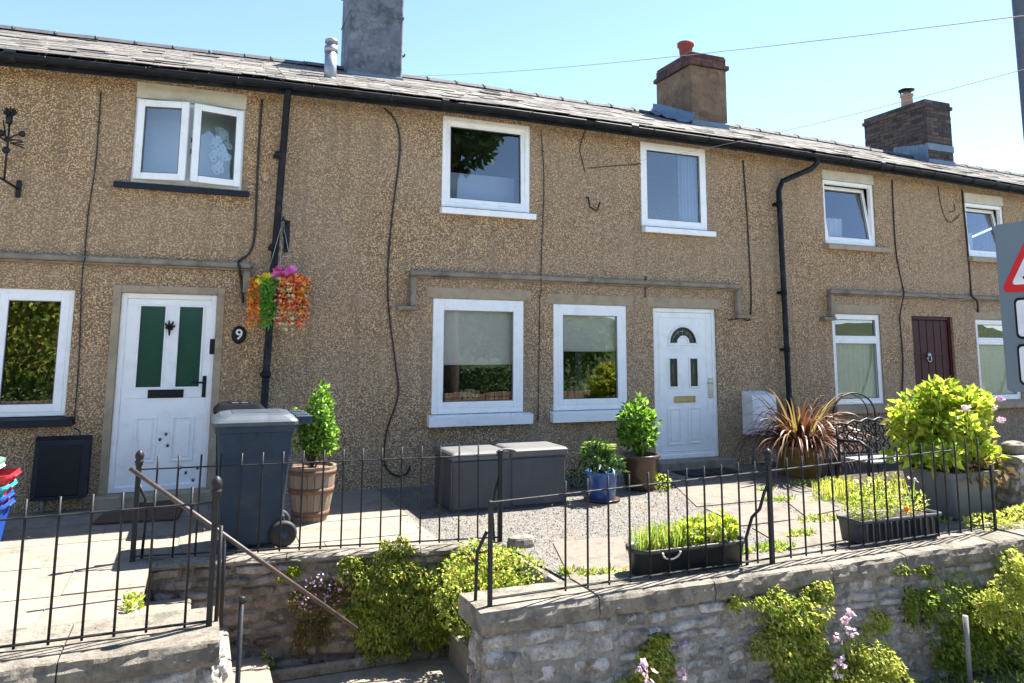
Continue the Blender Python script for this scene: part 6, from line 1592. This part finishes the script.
# ------------------------------------------------------------------ across the road (seen only in the window panes)
random.seed(101)
def tree(label, x, y, h, crown, n, mat='lf_tree', L=.30):
    th = thing('broadleaf_tree', label, 'tree', (x, y, PV-.1), 'trees across the road')
    mb = MB(); z0 = PV-.2; zc = min(c[0][2] for c in crown)
    mb.tube([(x, y, z0), (x+.1, y, z0+1.5), (x+.05, y+.1, zc), (x, y, zc+(h-zc)*.6)], [.30, .24, .18, .05], 10)
    for c, r in crown: mb.tube([(x+.05, y+.1, zc*.8), ((x+c[0])/2, (y+c[1])/2, (zc*.8+c[2])/2+.3), c], [.14, .09, .03], 7)
    mb.build('trunk', M['bark'], th)
    mb = MB(); leaves(mb, crown, n, L, L*.55, .2, .1); mb.build('crown', M[mat], th)
def crown(x, y, z0, z1, r, k):
    return [((x+U(-.6, .6)*r, y+U(-.6, .6)*r, U(z0+.8, z1-.8)), (U(.45, .65)*r, U(.45, .65)*r, U(.3, .42)*(z1-z0))) for _ in range(k)]
tree('tall tree leaning over the far pavement opposite the houses', 8.2, -16.6, 13, crown(8.2, -15.8, 9.0, 12.0, 2.6, 9), 8000, 'lf_dark', .30)
tree('spreading tree opposite the left-hand house', -6.5, -19, 10, crown(-6.5, -18.5, .8, 7.0, 3.8, 14), 34000, 'lf_wall', .20)
tree('rounded tree opposite the right-hand house', 12.5, -21, 9, crown(12.5, -21, .8, 5.0, 3.6, 9), 9000, 'lf_tree', .34)
mb = MB(); 
for i in range(46):
    x = -14+i*.62
    cl = [((x+U(-.2, .2), -17.2+U(-.2, .2), PV+.9+U(-.15, .15)), (.55, .5, 1.0+U(-.15, .2)))]; leaves(mb, cl, 420, .13, .07)
th = thing('hedge', 'long clipped hedge behind the board fence across the road', 'hedge', (0, -17.2, PV-.16)); mb.build('foliage', M['lf_dark'], th)
th = thing('board_fence', 'brown board fence along the far pavement', 'fence', (0, -16.0, PV-.16)); mb = MB()
for i in range(190):
    x = -14+i*.15; mb.box((x, -16.0, PV-.16), (x+.135, -15.975, PV+1.0+U(-.01, .02)), bev=.004)
for z in (.2, .8): mb.box((-14, -16.045, PV+z), (14.5, -16.001, PV+z+.08))
mb.build('boards', M['fence_wood'], th)
hl = MB(); nx, ny = 40, 12; vs = []
for j in range(ny+1):
    for i in range(nx+1):
        x, y = -60+120*i/nx, -19-30*j/ny; t = min(1, j/6); vs.append((x, y, PV-.3+4.6*(t*t*(3-2*t))+fz((x, y, 0), .12, 1.2)*t))
hl.add(vs, [(j*(nx+1)+i, j*(nx+1)+i+1, (j+1)*(nx+1)+i+1, (j+1)*(nx+1)+i) for j in range(ny) for i in range(nx)], True)
struct(hl.build('hill', M['earth']))
sheet('pavement', [(-60, -16.2), (60, -16.2), (60, -14.0), (-60, -14.0)], PV-.02, M['road_bounce'])

# ------------------------------------------------------------------ light, sky, camera
EL, AZ = math.radians(57), math.radians(16)        # sun behind the row and to the right
W = bpy.data.worlds.new('World'); S.world = W; W.use_nodes = True
wn = W.node_tree; bg = wn.nodes['Background']; sky = wn.nodes.new('ShaderNodeTexSky')
sky.sky_type = 'NISHITA'; sky.sun_disc = False; sky.sun_elevation = EL; sky.sun_rotation = PI/2-AZ
sky.air_density = .9; sky.dust_density = .45; sky.ozone_density = 1.2; sky.altitude = 2400
wn.links.new(sky.outputs[0], bg.inputs[0]); bg.inputs[1].default_value = .10
sl = bpy.data.lights.new('sun', 'SUN'); sl.energy = 5.0; sl.angle = math.radians(.53); sl.color = (1., .955, .88)
so = bpy.data.objects.new('sun', sl); COL.objects.link(so); so.location = (20, 8, 30)
so.rotation_euler = Vector((-math.cos(AZ)*math.cos(EL), -math.sin(AZ)*math.cos(EL), -math.sin(EL))).to_track_quat('-Z', 'Y').to_euler()
cd = bpy.data.cameras.new('camera'); co = bpy.data.objects.new('camera', cd); COL.objects.link(co)
cd.sensor_fit = 'HORIZONTAL'; cd.sensor_width = 36; cd.lens = CF/1024*36; cd.clip_start = .05; cd.clip_end = 2000
cd.shift_x = 0; cd.shift_y = (CCY-341.5)/1024
m = Matrix((( _R2.x, _U2.x, -_F.x, CAMP.x), (_R2.y, _U2.y, -_F.y, CAMP.y), (_R2.z, _U2.z, -_F.z, CAMP.z), (0, 0, 0, 1)))
co.matrix_world = m; S.camera = co
S.view_settings.view_transform = 'Standard'; S.view_settings.look = 'None'; S.view_settings.gamma = 1; S.view_settings.use_curve_mapping = False
S.view_settings.exposure = 2.05
S.cycles.max_bounces = 8; S.cycles.transparent_max_bounces = 12; S.cycles.use_denoising = True
